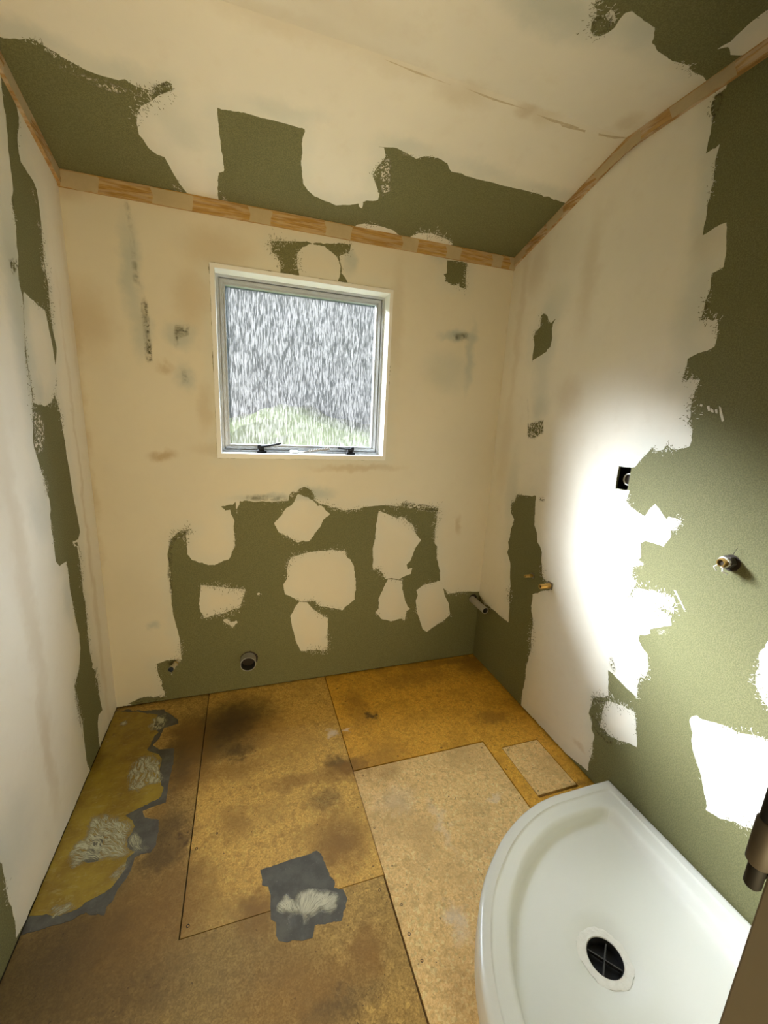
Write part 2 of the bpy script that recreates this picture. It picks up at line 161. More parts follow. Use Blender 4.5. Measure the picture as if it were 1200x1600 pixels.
  ([(0.055,1.238),(0.098,1.23),(0.128,1.207),(0.109,1.198),(0.067,1.192),(0.05,1.216)], [], 0),
  ([(0.041,2.05),(0.069,2.074),(0.085,2.051),(0.07,2.019),(0.046,2.028)], [], 0),
  ([(0.218,1.449),(0.247,1.421),(0.286,1.365),(0.31,1.351),(0.298,1.33),(0.243,1.34),(0.223,1.383)], [], 0),
 ],
 'floor_scrape2': [
  ([(0.791,1.067),(0.833,1.056),(0.874,1.046),(0.912,1.022),(0.918,1.001),(0.909,0.988),(0.902,0.971),(0.88,0.965),(0.855,0.979),(0.815,0.976),(0.809,0.96),(0.793,0.962),(0.786,0.986),(0.77,0.986),(0.758,0.964),(0.746,0.969),(0.752,1.003),(0.733,1.01),(0.716,1.026),(0.723,1.042),(0.737,1.057),(0.762,1.07),(0.766,1.045),(0.776,1.04)], [], 0),
 ],
}
# soft stains, thin spots in the compound, and corner shading painted as tan strips: centre, two radii in metres, colour, strength
STAIN_SHADE = {
 'b': [
  ((0.047, 2.17, 1.867), 0.16, 0.22, (0.5, 0.38, 0.22), 0.5),
  ((0.57, 2.17, 2.212), 0.22, 0.12, (0.5, 0.38, 0.22), 0.45),
  ((0.456, 2.17, 1.991), 0.1, 0.2, (0.5, 0.38, 0.22), 0.4),
  ((0.301, 2.17, 1.306), 0.08, 0.04, (0.5, 0.38, 0.22), 0.9),
  ((0.508, 2.17, 1.346), 0.12, 0.05, (0.5, 0.38, 0.22), 0.3),
  ((0.482, 2.17, 1.525), 0.06, 0.15, (0.5, 0.38, 0.22), 0.4),
  ((0.331, 2.17, 1.698), 0.05, 0.03, (0.5, 0.38, 0.22), 0.6),
  ((0.228, 2.17, 2.086), 0.06, 0.28, (0.38, 0.44, 0.42), 0.55),
  ((0.258, 2.17, 1.838), 0.06, 0.16, (0.38, 0.44, 0.42), 0.5),
  ((0.41, 2.17, 1.841), 0.1, 0.09, (0.38, 0.44, 0.42), 0.55),
  ((0.408, 2.17, 1.663), 0.06, 0.09, (0.38, 0.44, 0.42), 0.55),
  ((1.862, 2.17, 1.87), 0.04, 0.25, (0.38, 0.44, 0.42), 0.5),
  ((1.776, 2.17, 1.978), 0.14, 0.04, (0.38, 0.44, 0.42), 0.7),
  ((1.731, 2.17, 1.793), 0.2, 0.16, (0.38, 0.44, 0.42), 0.3),
  ((0.772, 2.17, 1.108), 0.22, 0.03, (0.38, 0.44, 0.42), 0.5),
  ((1.001, 2.17, 1.122), 0.15, 0.05, (0.38, 0.44, 0.42), 0.6),
  ((-0.021, 2.17, 1.335), 0.05, 1.3, (0.5, 0.38, 0.22), 0.5),  # tan strip up the left corner: corner shading in the colour
  ((1.242, 2.17, 1.26), 0.35, 0.03, (0.5, 0.38, 0.22), 0.5),
  ((1.419, 2.17, 2.019), 0.06, 0.4, (0.5, 0.38, 0.22), 0.3),
  ((1.877, 2.17, 0.914), 0.03, 0.08, (0.5, 0.38, 0.22), 0.5),
  ((0.199, 2.17, 0.438), 0.04, 0.03, (0.38, 0.44, 0.42), 0.5),
  ((2.106, 2.17, 1.751), 0.04, 1.2, (0.5, 0.38, 0.22), 0.35),  # right corner shading, painted as a tan strip
  ((1.159, 2.17, 2.247), 0.05, 0.08, (0.38, 0.44, 0.42), 0.5),
  ((0.041, 2.17, 2.354), 0.12, 0.08, (0.5, 0.38, 0.22), 0.5),
  ((1.644, 2.17, 2.348), 0.12, 0.06, (0.38, 0.44, 0.42), 0.35),
 ],
 'r': [
  ((2.08, 1.962, 2.293), 0.1, 0.18, (0.5, 0.38, 0.22), 0.5),
  ((2.08, 1.6, 2.166), 0.08, 0.35, (0.5, 0.38, 0.22), 0.5),
  ((2.08, 1.61, 1.663), 0.13, 0.13, (0.5, 0.38, 0.22), 0.55),
  ((2.08, 1.825, 1.852), 0.1, 0.35, (0.38, 0.44, 0.42), 0.45),
  ((2.08, 1.799, 1.606), 0.09, 0.12, (0.38, 0.44, 0.42), 0.6),
  ((2.08, 1.785, 2.106), 0.14, 0.12, (0.38, 0.44, 0.42), 0.35),
  ((2.08, 1.102, 1.955), 0.1, 0.25, (0.38, 0.44, 0.42), 0.5),
  ((2.08, 1.125, 2.295), 0.07, 0.28, (0.38, 0.44, 0.42), 0.45),
  ((2.08, 1.091, 2.139), 0.1, 0.1, (0.5, 0.38, 0.22), 0.4),
  ((2.08, 1.959, 1.186), 0.08, 0.3, (0.38, 0.44, 0.42), 0.35),
  ((2.08, 1.18, 1.491), 0.15, 0.12, (0.38, 0.44, 0.42), 0.3),
  ((2.08, 1.1, 1.692), 0.1, 0.1, (0.38, 0.44, 0.42), 0.2),
  ((2.08, 1.045, 0.527), 0.1, 0.1, (0.38, 0.44, 0.42), 0.1),
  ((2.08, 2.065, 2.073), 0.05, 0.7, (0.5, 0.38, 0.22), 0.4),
  ((2.08, 1.23, 0.11), 0.05, 0.03, (0.5, 0.38, 0.22), 0.6),
  ((2.08, 1.157, 1.125), 0.08, 0.1, (0.38, 0.44, 0.42), 0.15),
  ((2.08, 2.061, 1.391), 0.08, 0.4, (0.5, 0.38, 0.22), 0.3),
 ],
 'l': [
  ((0.0, 1.7, 1.831), 0.1, 0.35, (0.38, 0.44, 0.42), 0.6),
  ((0.0, 1.678, 1.581), 0.08, 0.3, (0.38, 0.44, 0.42), 0.4),
  ((0.0, 1.65, 1.166), 0.1, 0.18, (0.38, 0.44, 0.42), 0.45),
  ((0.0, 1.766, 0.786), 0.08, 0.12, (0.38, 0.44, 0.42), 0.5),
  ((0.0, 1.702, 1.992), 0.12, 0.3, (0.38, 0.44, 0.42), 0.5),
  ((0.0, 1.766, 1.575), 0.06, 0.06, (0.38, 0.44, 0.42), 0.5),
  ((-0.0, 1.496, 0.911), 0.07, 0.7, (0.5, 0.38, 0.22), 0.5),
  ((0.0, 1.466, 0.36), 0.05, 0.35, (0.5, 0.38, 0.22), 0.6),
  ((0.0, 1.452, 1.213), 0.1, 0.5, (0.5, 0.38, 0.22), 0.25),
  ((0.0, 2.153, 1.907), 0.03, 0.6, (0.5, 0.38, 0.22), 0.25),  # left wall side of the back corner, shading painted tan
  ((0.0, 1.199, 0.303), 0.2, 0.2, (0.38, 0.44, 0.42), 0.5),
  ((0.0, 2.212, 2.342), 0.03, 0.4, (0.38, 0.44, 0.42), 0.3),
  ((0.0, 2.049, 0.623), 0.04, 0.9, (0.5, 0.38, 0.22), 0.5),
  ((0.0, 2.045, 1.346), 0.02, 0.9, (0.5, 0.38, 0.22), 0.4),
 ],
 'c': [
  ((1.398, 1.516, 2.602), 0.16, 0.06, (0.5, 0.38, 0.22), 0.45),
  ((1.68, 1.513, 2.603), 0.12, 0.04, (0.5, 0.38, 0.22), 0.35),
  ((1.098, 1.496, 2.608), 0.3, 0.05, (0.5, 0.38, 0.22), 0.25),
  ((0.773, 1.483, 2.61), 0.3, 0.06, (0.5, 0.38, 0.22), 0.4),
  ((0.471, 1.882, 2.488), 0.12, 0.12, (0.38, 0.44, 0.42), 0.4),
  ((0.332, 1.74, 2.532), 0.2, 0.05, (0.38, 0.44, 0.42), 0.4),
  ((0.81, 1.725, 2.537), 0.2, 0.05, (0.38, 0.44, 0.42), 0.4),
  ((1.463, 1.187, 2.61), 0.25, 0.1, (0.38, 0.44, 0.42), 0.8),
  ((1.734, 1.128, 2.61), 0.12, 0.12, (0.38, 0.44, 0.42), 0.6),
  ((1.958, 1.767, 2.524), 0.25, 0.05, (0.38, 0.44, 0.42), 0.4),
  ((1.622, 1.745, 2.531), 0.2, 0.05, (0.38, 0.44, 0.42), 0.35),
  ((0.074, 1.707, 2.543), 0.2, 0.05, (0.38, 0.44, 0.42), 0.5),
  ((1.284, 1.738, 2.533), 0.15, 0.05, (0.38, 0.44, 0.42), 0.4),
  ((1.632, 1.504, 2.606), 0.05, 0.04, (0.5, 0.38, 0.22), 0.6),
  ((1.999, 1.428, 2.61), 0.06, 0.06, (0.5, 0.38, 0.22), 0.5),
  ((0.974, 1.402, 2.61), 0.3, 0.1, (0.5, 0.38, 0.22), 0.25),
 ],
 'f': [
  ((0.564, 1.892, 0.0), 0.23, 0.25, (0.08, 0.045, 0.01), 0.8),
  ((0.406, 1.807, 0.0), 0.13, 0.22, (0.08, 0.045, 0.01), 0.85),
  ((0.367, 1.687, 0.0), 0.08, 0.12, (0.08, 0.045, 0.01), 0.5),
  ((0.59, 1.718, 0.0), 0.09, 0.05, (0.08, 0.045, 0.01), 0.6),
  ((0.351, 1.926, 0.0), 0.09, 0.1, (0.25, 0.125, 0.016), 0.6),
  ((0.633, 1.967, 0.0), 0.2, 0.13, (0.08, 0.045, 0.01), 0.4),
  ((0.514, 1.612, 0.0), 0.3, 0.06, (0.25, 0.125, 0.016), 0.35),
  ((0.42, 1.343, 0.0), 0.03, 0.03, (0.08, 0.045, 0.01), 0.9),
  ((0.349, 1.395, 0.0), 0.1, 0.12, (0.08, 0.045, 0.01), 0.7),
  ((0.403, 1.713, 0.0), 0.1, 0.25, (0.25, 0.125, 0.016), 0.5),
  ((1.065, 1.495, 0.0), 0.14, 0.07, (0.25, 0.125, 0.016), 0.75),
  ((0.826, 1.492, 0.0), 0.15, 0.05, (0.25, 0.125, 0.016), 0.45),
  ((0.94, 1.366, 0.0), 0.08, 0.08, (0.08, 0.045, 0.01), 0.4),
  ((0.952, 1.174, 0.0), 0.12, 0.12, (0.25, 0.125, 0.016), 0.65),
  ((0.97, 0.855, 0.0), 0.06, 0.07, (0.25, 0.125, 0.016), 0.7),
  ((0.657, 1.031, -0.0), 0.07, 0.08, (0.25, 0.125, 0.016), 0.7),
  ((1.206, 1.421, 0.0), 0.1, 0.05, (0.25, 0.125, 0.016), 0.5),
  ((1.017, 1.545, 0.0), 0.05, 0.05, (0.08, 0.045, 0.01), 0.5),
  ((1.256, 1.789, 0.0), 0.03, 0.03, (0.08, 0.045, 0.01), 0.8),
  ((1.207, 1.867, 0.0), 0.08, 0.2, (0.25, 0.125, 0.016), 0.4),
  ((1.363, 2.222, 0.0), 0.25, 0.06, (0.08, 0.045, 0.01), 0.4),
  ((1.877, 2.131, 0.0), 0.3, 0.04, (0.25, 0.125, 0.016), 0.5),
  ((0.073, 1.091, 0.0), 0.45, 0.35, (0.08, 0.045, 0.01), 0.55),
  ((0.25, 1.134, 0.0), 0.3, 0.2, (0.08, 0.045, 0.01), 0.35),
  ((0.49, 0.883, 0.0), 0.35, 0.12, (0.08, 0.045, 0.01), 0.25),
  ((0.328, 1.698, 0.0), 0.08, 0.35, (0.08, 0.045, 0.01), 0.5),
  ((0.596, 1.364, 0.0), 0.08, 0.08, (0.25, 0.125, 0.016), 0.35),
  ((0.768, 1.815, 0.0), 0.2, 0.15, (0.42, 0.22, 0.05), 0.25),
  ((0.863, 0.758, 0.0), 0.14, 0.05, (0.08, 0.045, 0.01), 0.55),
  ((0.856, 0.814, 0.0), 0.15, 0.05, (0.25, 0.125, 0.016), 0.5),
  ((0.097, 1.028, 0.0), 0.2, 0.25, (0.08, 0.045, 0.01), 0.5),
  ((0.215, 1.079, 0.0), 0.2, 0.1, (0.08, 0.045, 0.01), 0.3),
  ((0.345, 1.089, 0.0), 0.2, 0.2, (0.25, 0.125, 0.016), 0.4),
  ((0.536, 0.91, 0.0), 0.2, 0.2, (0.22, 0.16, 0.06), 0.35),
  ((0.33, 0.931, 0.0), 0.15, 0.1, (0.08, 0.045, 0.01), 0.35),
  ((0.293, 1.608, 0.0), 0.05, 0.2, (0.25, 0.125, 0.016), 0.6),
  ((0.4, 1.191, 0.0), 0.1, 0.2, (0.25, 0.125, 0.016), 0.3),
  ((0.717, 0.815, 0.0), 0.15, 0.15, (0.25, 0.125, 0.016), 0.4),
  ((0.344, 1.302, 0.0), 0.1, 0.05, (0.08, 0.045, 0.01), 0.6),
  ((1.258, 0.837, 0.0), 0.04, 0.06, (0.75, 0.68, 0.58), 0.7),
  ((1.349, 1.137, 0.0), 0.03, 0.12, (0.75, 0.68, 0.58), 0.35),
  ((1.218, 1.288, 0.0), 0.1, 0.08, (0.75, 0.68, 0.58), 0.25),
  ((1.613, 1.193, 0.0), 0.04, 0.02, (0.75, 0.68, 0.58), 0.5),
  ((1.038, 1.721, 0.0), 0.03, 0.04, (0.75, 0.68, 0.58), 0.5),
  ((1.121, 1.73, 0.0), 0.03, 0.015, (0.75, 0.68, 0.58), 0.5),
  ((1.268, 1.514, 0.0), 0.15, 0.1, (0.25, 0.125, 0.016), 0.2),
  ((2.023, 2.058, 0.0), 0.12, 0.1, (0.25, 0.125, 0.016), 0.6),
  ((1.882, 1.613, 0.0), 0.12, 0.06, (0.25, 0.125, 0.016), 0.5),
  ((2.117, 1.656, 0.0), 0.05, 0.2, (0.25, 0.125, 0.016), 0.4),
  ((1.608, 2.025, 0.0), 0.3, 0.08, (0.25, 0.125, 0.016), 0.35),
  ((2.007, 1.148, 0.0), 0.1, 0.03, (0.08, 0.045, 0.01), 0.5),
  ((1.208, 0.667, 0.0), 0.08, 0.15, (0.25, 0.125, 0.016), 0.4),
  ((0.269, 1.2, 0.0), 0.05, 0.05, (0.25, 0.125, 0.016), 0.2),
  ((0.064, 1.299, 0.0), 0.15, 0.15, (0.25, 0.125, 0.016), 0.25),
  ((0.072, 1.958, 0.0), 0.1, 0.15, (0.25, 0.125, 0.016), 0.2),
 ],
}

W, H, D, T, HR, SL = K['W'], K['H'], K['D'], K['T'], K['HR'], K['SL']
YK = D - T                      # where the sloping ceiling turns flat
rng = random.Random(7)

# ------------------------------------------------------------ materials
def new_mat(name):
    m = bpy.data.materials.new(name); m.use_nodes = True
    return m, m.node_tree, m.node_tree.nodes['Principled BSDF']
def N(nt, t, **kw):
    n = nt.nodes.new('ShaderNode' + t)
    for k, v in kw.items():
        if isinstance(k, str) and hasattr(n, k): setattr(n, k, v)
    return n
def L(nt, a, b): nt.links.new(a, b)
def mixc(nt, fac, a, b, mode='MIX'):
    n = nt.nodes.new('ShaderNodeMix'); n.data_type = 'RGBA'; n.blend_type = mode
    for s, v in ((n.inputs[0], fac), (n.inputs[6], a), (n.inputs[7], b)):
        if hasattr(v, 'links'): nt.links.new(v, s)
        elif s == n.inputs[0]: s.default_value = v
        else: s.default_value = (*v, 1)
    return n.outputs[2]
def mth(nt, op, a, b=0.0, c=0.0, clamp=False):
    n = nt.nodes.new('ShaderNodeMath'); n.operation = op; n.use_clamp = clamp
    for s, v in zip(n.inputs, (a, b, c)):
        if hasattr(v, 'links'): nt.links.new(v, s)
        else: s.default_value = v
    return n.outputs[0]
def ramp(nt, v, a, b, smooth=True, lo=0.0, hi=1.0):
    n = nt.nodes.new('ShaderNodeMapRange'); n.interpolation_type = 'SMOOTHSTEP' if smooth else 'LINEAR'
    nt.links.new(v, n.inputs[0]); n.inputs[1].default_value = a; n.inputs[2].default_value = b
    n.inputs[3].default_value = lo; n.inputs[4].default_value = hi
    return n.outputs[0]
def coords(nt, scale=(1, 1, 1), src=None):
    if src is None: src = nt.nodes.new('ShaderNodeTexCoord').outputs['Object']
    m = nt.nodes.new('ShaderNodeMapping'); nt.links.new(src, m.inputs[0]); m.inputs[3].default_value = scale
    return m.outputs[0]
def tex(nt, vec, scale, detail=4, rough=0.55, dist=0.0, kind='fac'):
    n = nt.nodes.new('ShaderNodeTexNoise'); nt.links.new(vec, n.inputs['Vector'])
    n.inputs['Scale'].default_value = scale; n.inputs['Detail'].default_value = detail
    n.inputs['Roughness'].default_value = rough; n.inputs['Distortion'].default_value = dist
    return n.outputs[0] if kind == 'fac' else n.outputs[1]
def bump(nt, bsdf, h, strength, dist=0.002):
    b = nt.nodes.new('ShaderNodeBump'); b.inputs['Strength'].default_value = strength; b.inputs['Distance'].default_value = dist
    nt.links.new(h, b.inputs['Height']); nt.links.new(b.outputs[0], bsdf.inputs['Normal'])
def warped(nt, amount, scale=9):
    """object position pushed about by noise, so stains get uneven outlines"""
    tc = nt.nodes.new('ShaderNodeTexCoord').outputs['Object']
    nz = tex(nt, tc, scale, 4, .6, kind='col')
    v = nt.nodes.new('ShaderNodeVectorMath'); v.operation = 'MULTIPLY_ADD'
    nt.links.new(nz, v.inputs[0]); v.inputs[1].default_value = (amount,)*3
    a = nt.nodes.new('ShaderNodeVectorMath'); a.operation = 'SUBTRACT'; nt.links.new(tc, a.inputs[0]); a.inputs[1].default_value = (amount*.5,)*3
    nt.links.new(a.outputs[0], v.inputs[2])
    return v.outputs[0]
def stains(nt, color, items, axis, amount=.08, gain=1.0, soft=0.15, scale=9, reach=1.0):
    wp = warped(nt, amount, scale)
    for c, ru, rv, col, st in items:
        m = nt.nodes.new('ShaderNodeMapping'); m.vector_type = 'TEXTURE'; nt.links.new(wp, m.inputs[0])
        m.inputs[1].default_value = c
        m.inputs[3].default_value = {'x': (9, ru, rv), 'y': (ru, 9, rv), 'z': (ru, rv, 9)}[axis]
        ln = nt.nodes.new('ShaderNodeVectorMath'); ln.operation = 'LENGTH'; nt.links.new(m.outputs[0], ln.inputs[0])
        f = ramp(nt, ln.outputs['Value'], reach, soft, True, 0.0, min(1, st*gain))
        color = mixc(nt, f, color, col)
    return color

CREAM = (0.81, 0.765, 0.665)
GREEN = (0.165, 0.160, 0.068)
def board_color(nt):
    c = coords(nt)
    n1 = tex(nt, c, 260, 2, .6); n2 = tex(nt, c, 3, 3, .5); n3 = tex(nt, c, 60, 3, .6)
    col = mixc(nt, ramp(nt, n1, .35, .7), tuple(v*.78 for v in GREEN), tuple(v*1.24 for v in GREEN))
    col = mixc(nt, ramp(nt, n3, .5, .75, hi=.25), col, (.20, .18, .095))
    return mixc(nt, ramp(nt, n2, .3, .75, hi=.3), col, (.125, .13, .055)), n1
def mat_board():
    m, nt, b = new_mat('green_board_paper')
    col, n1 = board_color(nt)
    L(nt, col, b.inputs['Base Color']); b.inputs['Roughness'].default_value = .78; bump(nt, b, n1, .25, .001)
    return m
def mat_plaster(name, key, axis, base=CREAM, gain=1.0):
    m, nt, b = new_mat(name)
    c = coords(nt)
    n1 = tex(nt, c, 2.2, 4, .55); n2 = tex(nt, c, 14, 5, .6); n3 = tex(nt, c, 120, 3, .6)
    col = mixc(nt, ramp(nt, n1, .3, .7), tuple(v*.97 for v in base), tuple(min(1, v*1.03) for v in base))
    col = mixc(nt, ramp(nt, n2, .52, .72, hi=.13), col, (.66, .57, .44))
    at = N(nt, 'Attribute'); at.attribute_name = 'edge'
    e = mth(nt, 'ADD', at.outputs['Fac'], mth(nt, 'MULTIPLY', mth(nt, 'SUBTRACT', n2, .5), .09))
    halo = ramp(nt, e, .075, .0, True, 0, .33)
    col = mixc(nt, halo, col, (.60, .63, .58))
    if key in STAIN_SHADE: col = stains(nt, col, STAIN_SHADE[key], axis, .10, .62*gain)
    L(nt, col, b.inputs['Base Color']); b.inputs['Roughness'].default_value = .62
    bump(nt, b, mth(nt, 'ADD', n2, mth(nt, 'MULTIPLY', n3, .3)), .12, .003)
    return m
def mat_marks(name, mode):
    """see-through dry knife marks: only the streaks themselves are solid"""
    m, nt, b = new_mat(name)
    c = coords(nt)
    nz = tex(nt, c, 90 if mode != 2 else 30, 4, .65, .8)
    at = N(nt, 'Attribute'); at.attribute_name = 'edge'
    if mode == 2: th = ramp(nt, nz, .35, .65, True, 0, .75)
    elif mode == 1: th = ramp(nt, nz, .52, .56)
    else: th = ramp(nt, nz, .46, .50)
    fade = ramp(nt, at.outputs['Fac'], 0.0, .018 if mode != 2 else .03)
    f = mth(nt, 'MULTIPLY', th, fade)
    if mode == 1: L(nt, mixc(nt, nz, (.78, .72, .60), (.70, .66, .55)), b.inputs['Base Color'])
    else: L(nt, board_color(nt)[0], b.inputs['Base Color'])
    b.inputs['Roughness'].default_value = .7
    L(nt, f, b.inputs['Alpha'])
    return m
def simple(name, col, rough=.5, metal=0.0, bscale=0, bstr=.2, var=0.12, vscale=20, spec=None):
    m, nt, b = new_mat(name)
    c = coords(nt); n = tex(nt, c, vscale, 4, .6)
    L(nt, mixc(nt, n, tuple(v*(1-var) for v in col), tuple(min(1, v*(1+var)) for v in col)), b.inputs['Base Color'])
    b.inputs['Roughness'].default_value = rough; b.inputs['Metallic'].default_value = metal
    if spec is not None: b.inputs['Specular IOR Level'].default_value = spec
    if bscale: bump(nt, b, tex(nt, c, bscale, 4, .6), bstr, .002)
    return m
def mat_particle(name, base, light, dark, gain=1.0):
    m, nt, b = new_mat(name)
    c = coords(nt)
    n1 = tex(nt, c, 170, 4, .7); n2 = tex(nt, c, 4.5, 5, .62); n3 = tex(nt, c, 38, 4, .65, .6)
    vo = N(nt, 'TexVoronoi'); vo.inputs['Scale'].default_value = 120; L(nt, c, vo.inputs['Vector'])
    col = mixc(nt, ramp(nt, n1, .32, .68), dark, light)
    col = mixc(nt, .38, col, base)
    sep = N(nt, 'SeparateColor'); L(nt, vo.outputs['Color'], sep.inputs[0])
    col = mixc(nt, ramp(nt, sep.outputs[0], .86, .9, hi=.28), col, tuple(min(1, v*1.35) for v in light))
    col = mixc(nt, ramp(nt, sep.outputs[1], .88, .93, hi=.32), col, tuple(v*.55 for v in dark))
    col = mixc(nt, ramp(nt, n3, .48, .66, hi=.42), col, tuple(v*.6 for v in dark))
    col = mixc(nt, ramp(nt, n2, .45, .68, hi=.62), col, tuple(v*.60 for v in base))
    n4 = tex(nt, c, 95, 3, .7, 1.5)
    col = mixc(nt, ramp(nt, n4, .50, .62, hi=.38), col, tuple(v*.75 for v in dark))
    sp = tex(nt, c, 75, 2, .5)
    col = mixc(nt, ramp(nt, sp, .71, .74, hi=.8), col, (.03, .015, .006))
    col = stains(nt, col, STAIN_SHADE['f'], 'z', .14, gain*1.35, .15, 20, 1.3)
    L(nt, col, b.inputs['Base Color']); b.inputs['Roughness'].default_value = .62
    bump(nt, b, n1, .3, .0015)
    return m
def mat_wood(name, along, cols=((.50, .30, .075), (.34, .18, .04)), skim=.0, rough=.6):
    m, nt, b = new_mat(name)
    sc = {'x': (2.2, 60, 60), 'y': (60, 2.2, 60), 'z': (60, 60, 2.2)}[along]
    c = coords(nt, sc)
    n = tex(nt, c, 2.4, 5, .65, 1.2)
    col = mixc(nt, ramp(nt, n, .38, .62), cols[1], cols[0])
    if skim:
        s = tex(nt, coords(nt, {'x': (4, 40, 40), 'y': (4, 4, 40), 'z': (4, 4, 4)}[along]), 2.2, 4, .6)
        col = mixc(nt, ramp(nt, s, .42, .62, hi=skim), col, (.66, .56, .42))
    L(nt, col, b.inputs['Base Color']); b.inputs['Roughness'].default_value = rough; bump(nt, b, n, .2, .001)
    return m

M = {}
M['board'] = mat_board()
M['back'] = mat_plaster('plaster_back', 'b', 'y', (.71, .65, .52), gain=1.6)  # base darker than the other walls: backlit shade put into the colour
M['left'] = mat_plaster('plaster_left', 'l', 'x')
M['right'] = mat_plaster('plaster_right', 'r', 'x')
M['ceil'] = mat_plaster('plaster_ceiling', 'c', 'z')
for _i in range(3): M['marks%d' % _i] = mat_marks(['exposed_paper_marks', 'compound_marks', 'thin_grey_marks'][_i], _i)
M['framing'] = simple('dark_framing', (.035, .025, .018), .9)
M['old_sheet'] = mat_particle('particleboard_worn', (.72, .43, .085), (.90, .60, .16), (.46, .24, .035))
M['glued_sheet'] = mat_particle('particleboard_glue_stained', (.50, .31, .07), (.70, .46, .13), (.26, .15, .028), .8)
M['amber_sheet'] = mat_particle('particleboard_amber', (.80, .42, .038), (.92, .54, .075), (.56, .26, .018), .9)
M['new_sheet'] = mat_particle('particleboard_clean', (.90, .60, .24), (.97, .75, .38), (.66, .40, .13), .55)
M['wood_x'] = mat_wood('pine_x', 'x', skim=.35)
M['wood_y'] = mat_wood('pine_y', 'y', ((.50, .31, .11), (.34, .18, .05)), skim=.6)
M['filler'] = simple('filler_on_timber', (.50, .40, .24), .65, var=.12, vscale=35)
M['white'] = simple('white_enamel', (.80, .79, .76), .35, var=.03)
M['alu'] = simple('mill_aluminium', (.44, .47, .50), .42, .25, var=.10, vscale=60)
M['black'] = simple('black_plastic', (.008, .008, .009), .6, spec=.2)
M['steel'] = simple('dull_steel', (.30, .28, .25), .35, .9, var=.3, vscale=120)
M['pvc'] = simple('grey_pvc', (.36, .35, .32), .4, var=.12)
M['pvc_dark'] = simple('pvc_shade', (.06, .055, .045), .6)  # dark copy of the grey pvc, paints the shade inside pipe ends
M['brass'] = simple('brass', (.62, .42, .13), .3, .9, var=.2, vscale=200)
M['acrylic'] = simple('white_acrylic', (.75, .76, .715), .2, var=.02, vscale=6, bscale=30, bstr=.05)
M['brown_line'] = simple('brown_crease', (.60, .51, .36), .8, var=.25, vscale=60)
M['sealant'] = simple('smeared_clear_tape', (.76, .75, .70), .22, bscale=120, bstr=.6, var=.1, vscale=60)
M['jamb'] = simple('taupe_paint', (.105, .092, .072), .55, var=.06)
M['hinge'] = simple('painted_hinge', (.04, .032, .024), .6, .0, var=.3, vscale=150)
M['tape'] = simple('thread_tape', (.8, .79, .76), .6, bscale=400, bstr=.6)
M['cream_pipe'] = simple('cream_fitting', (.52, .46, .33), .45, var=.3, vscale=150)
M['lawn'] = simple('lawn', (.16, .19, .04), .9, var=.35, vscale=6)
M['hedge'] = simple('foliage', (.22, .25, .23), .9, var=.45, vscale=5, bscale=15, bstr=1.0)
M['shrub'] = simple('bright_foliage', (.45, .56, .14), .9, var=.5, vscale=12, bscale=25, bstr=1.0)
M['hall'] = simple('hall_paint', (.62, .55, .42), .7)

def mat_grey():
    m, nt, b = new_mat('grey_levelling_compound')
    c = coords(nt); n = tex(nt, c, 20, 5, .6); n2 = tex(nt, c, 130, 3, .7)
    col = mixc(nt, ramp(nt, n, .35, .7), (.072, .068, .054), (.115, .110, .088))
    col = mixc(nt, ramp(nt, n2, .62, .72, hi=.4), col, (.26, .25, .20))
    L(nt, col, b.inputs['Base Color']); b.inputs['Roughness'].default_value = .6; bump(nt, b, n, .3)
    return m
M['grey'] = mat_grey()
def mat_yellow():
    m, nt, b = new_mat('yellow_adhesive')
    c = coords(nt); n = tex(nt, c, 9, 5, .65); n2 = tex(nt, coords(nt, (1, 2.4, 1)), 30, 4, .7, 1.0)
    col = mixc(nt, ramp(nt, n, .3, .7), (.22, .13, .010), (.35, .245, .022))
    col = mixc(nt, ramp(nt, n2, .52, .75, hi=.5), col, (.42, .35, .13))
    col = mixc(nt, ramp(nt, tex(nt, c, 22, 4, .6), .60, .74, hi=.6), col, (.14, .065, .012))
    L(nt, col, b.inputs['Base Color']); b.inputs['Roughness'].default_value = .45; bump(nt, b, n2, .3)
    return m
M['yellow'] = mat_yellow()
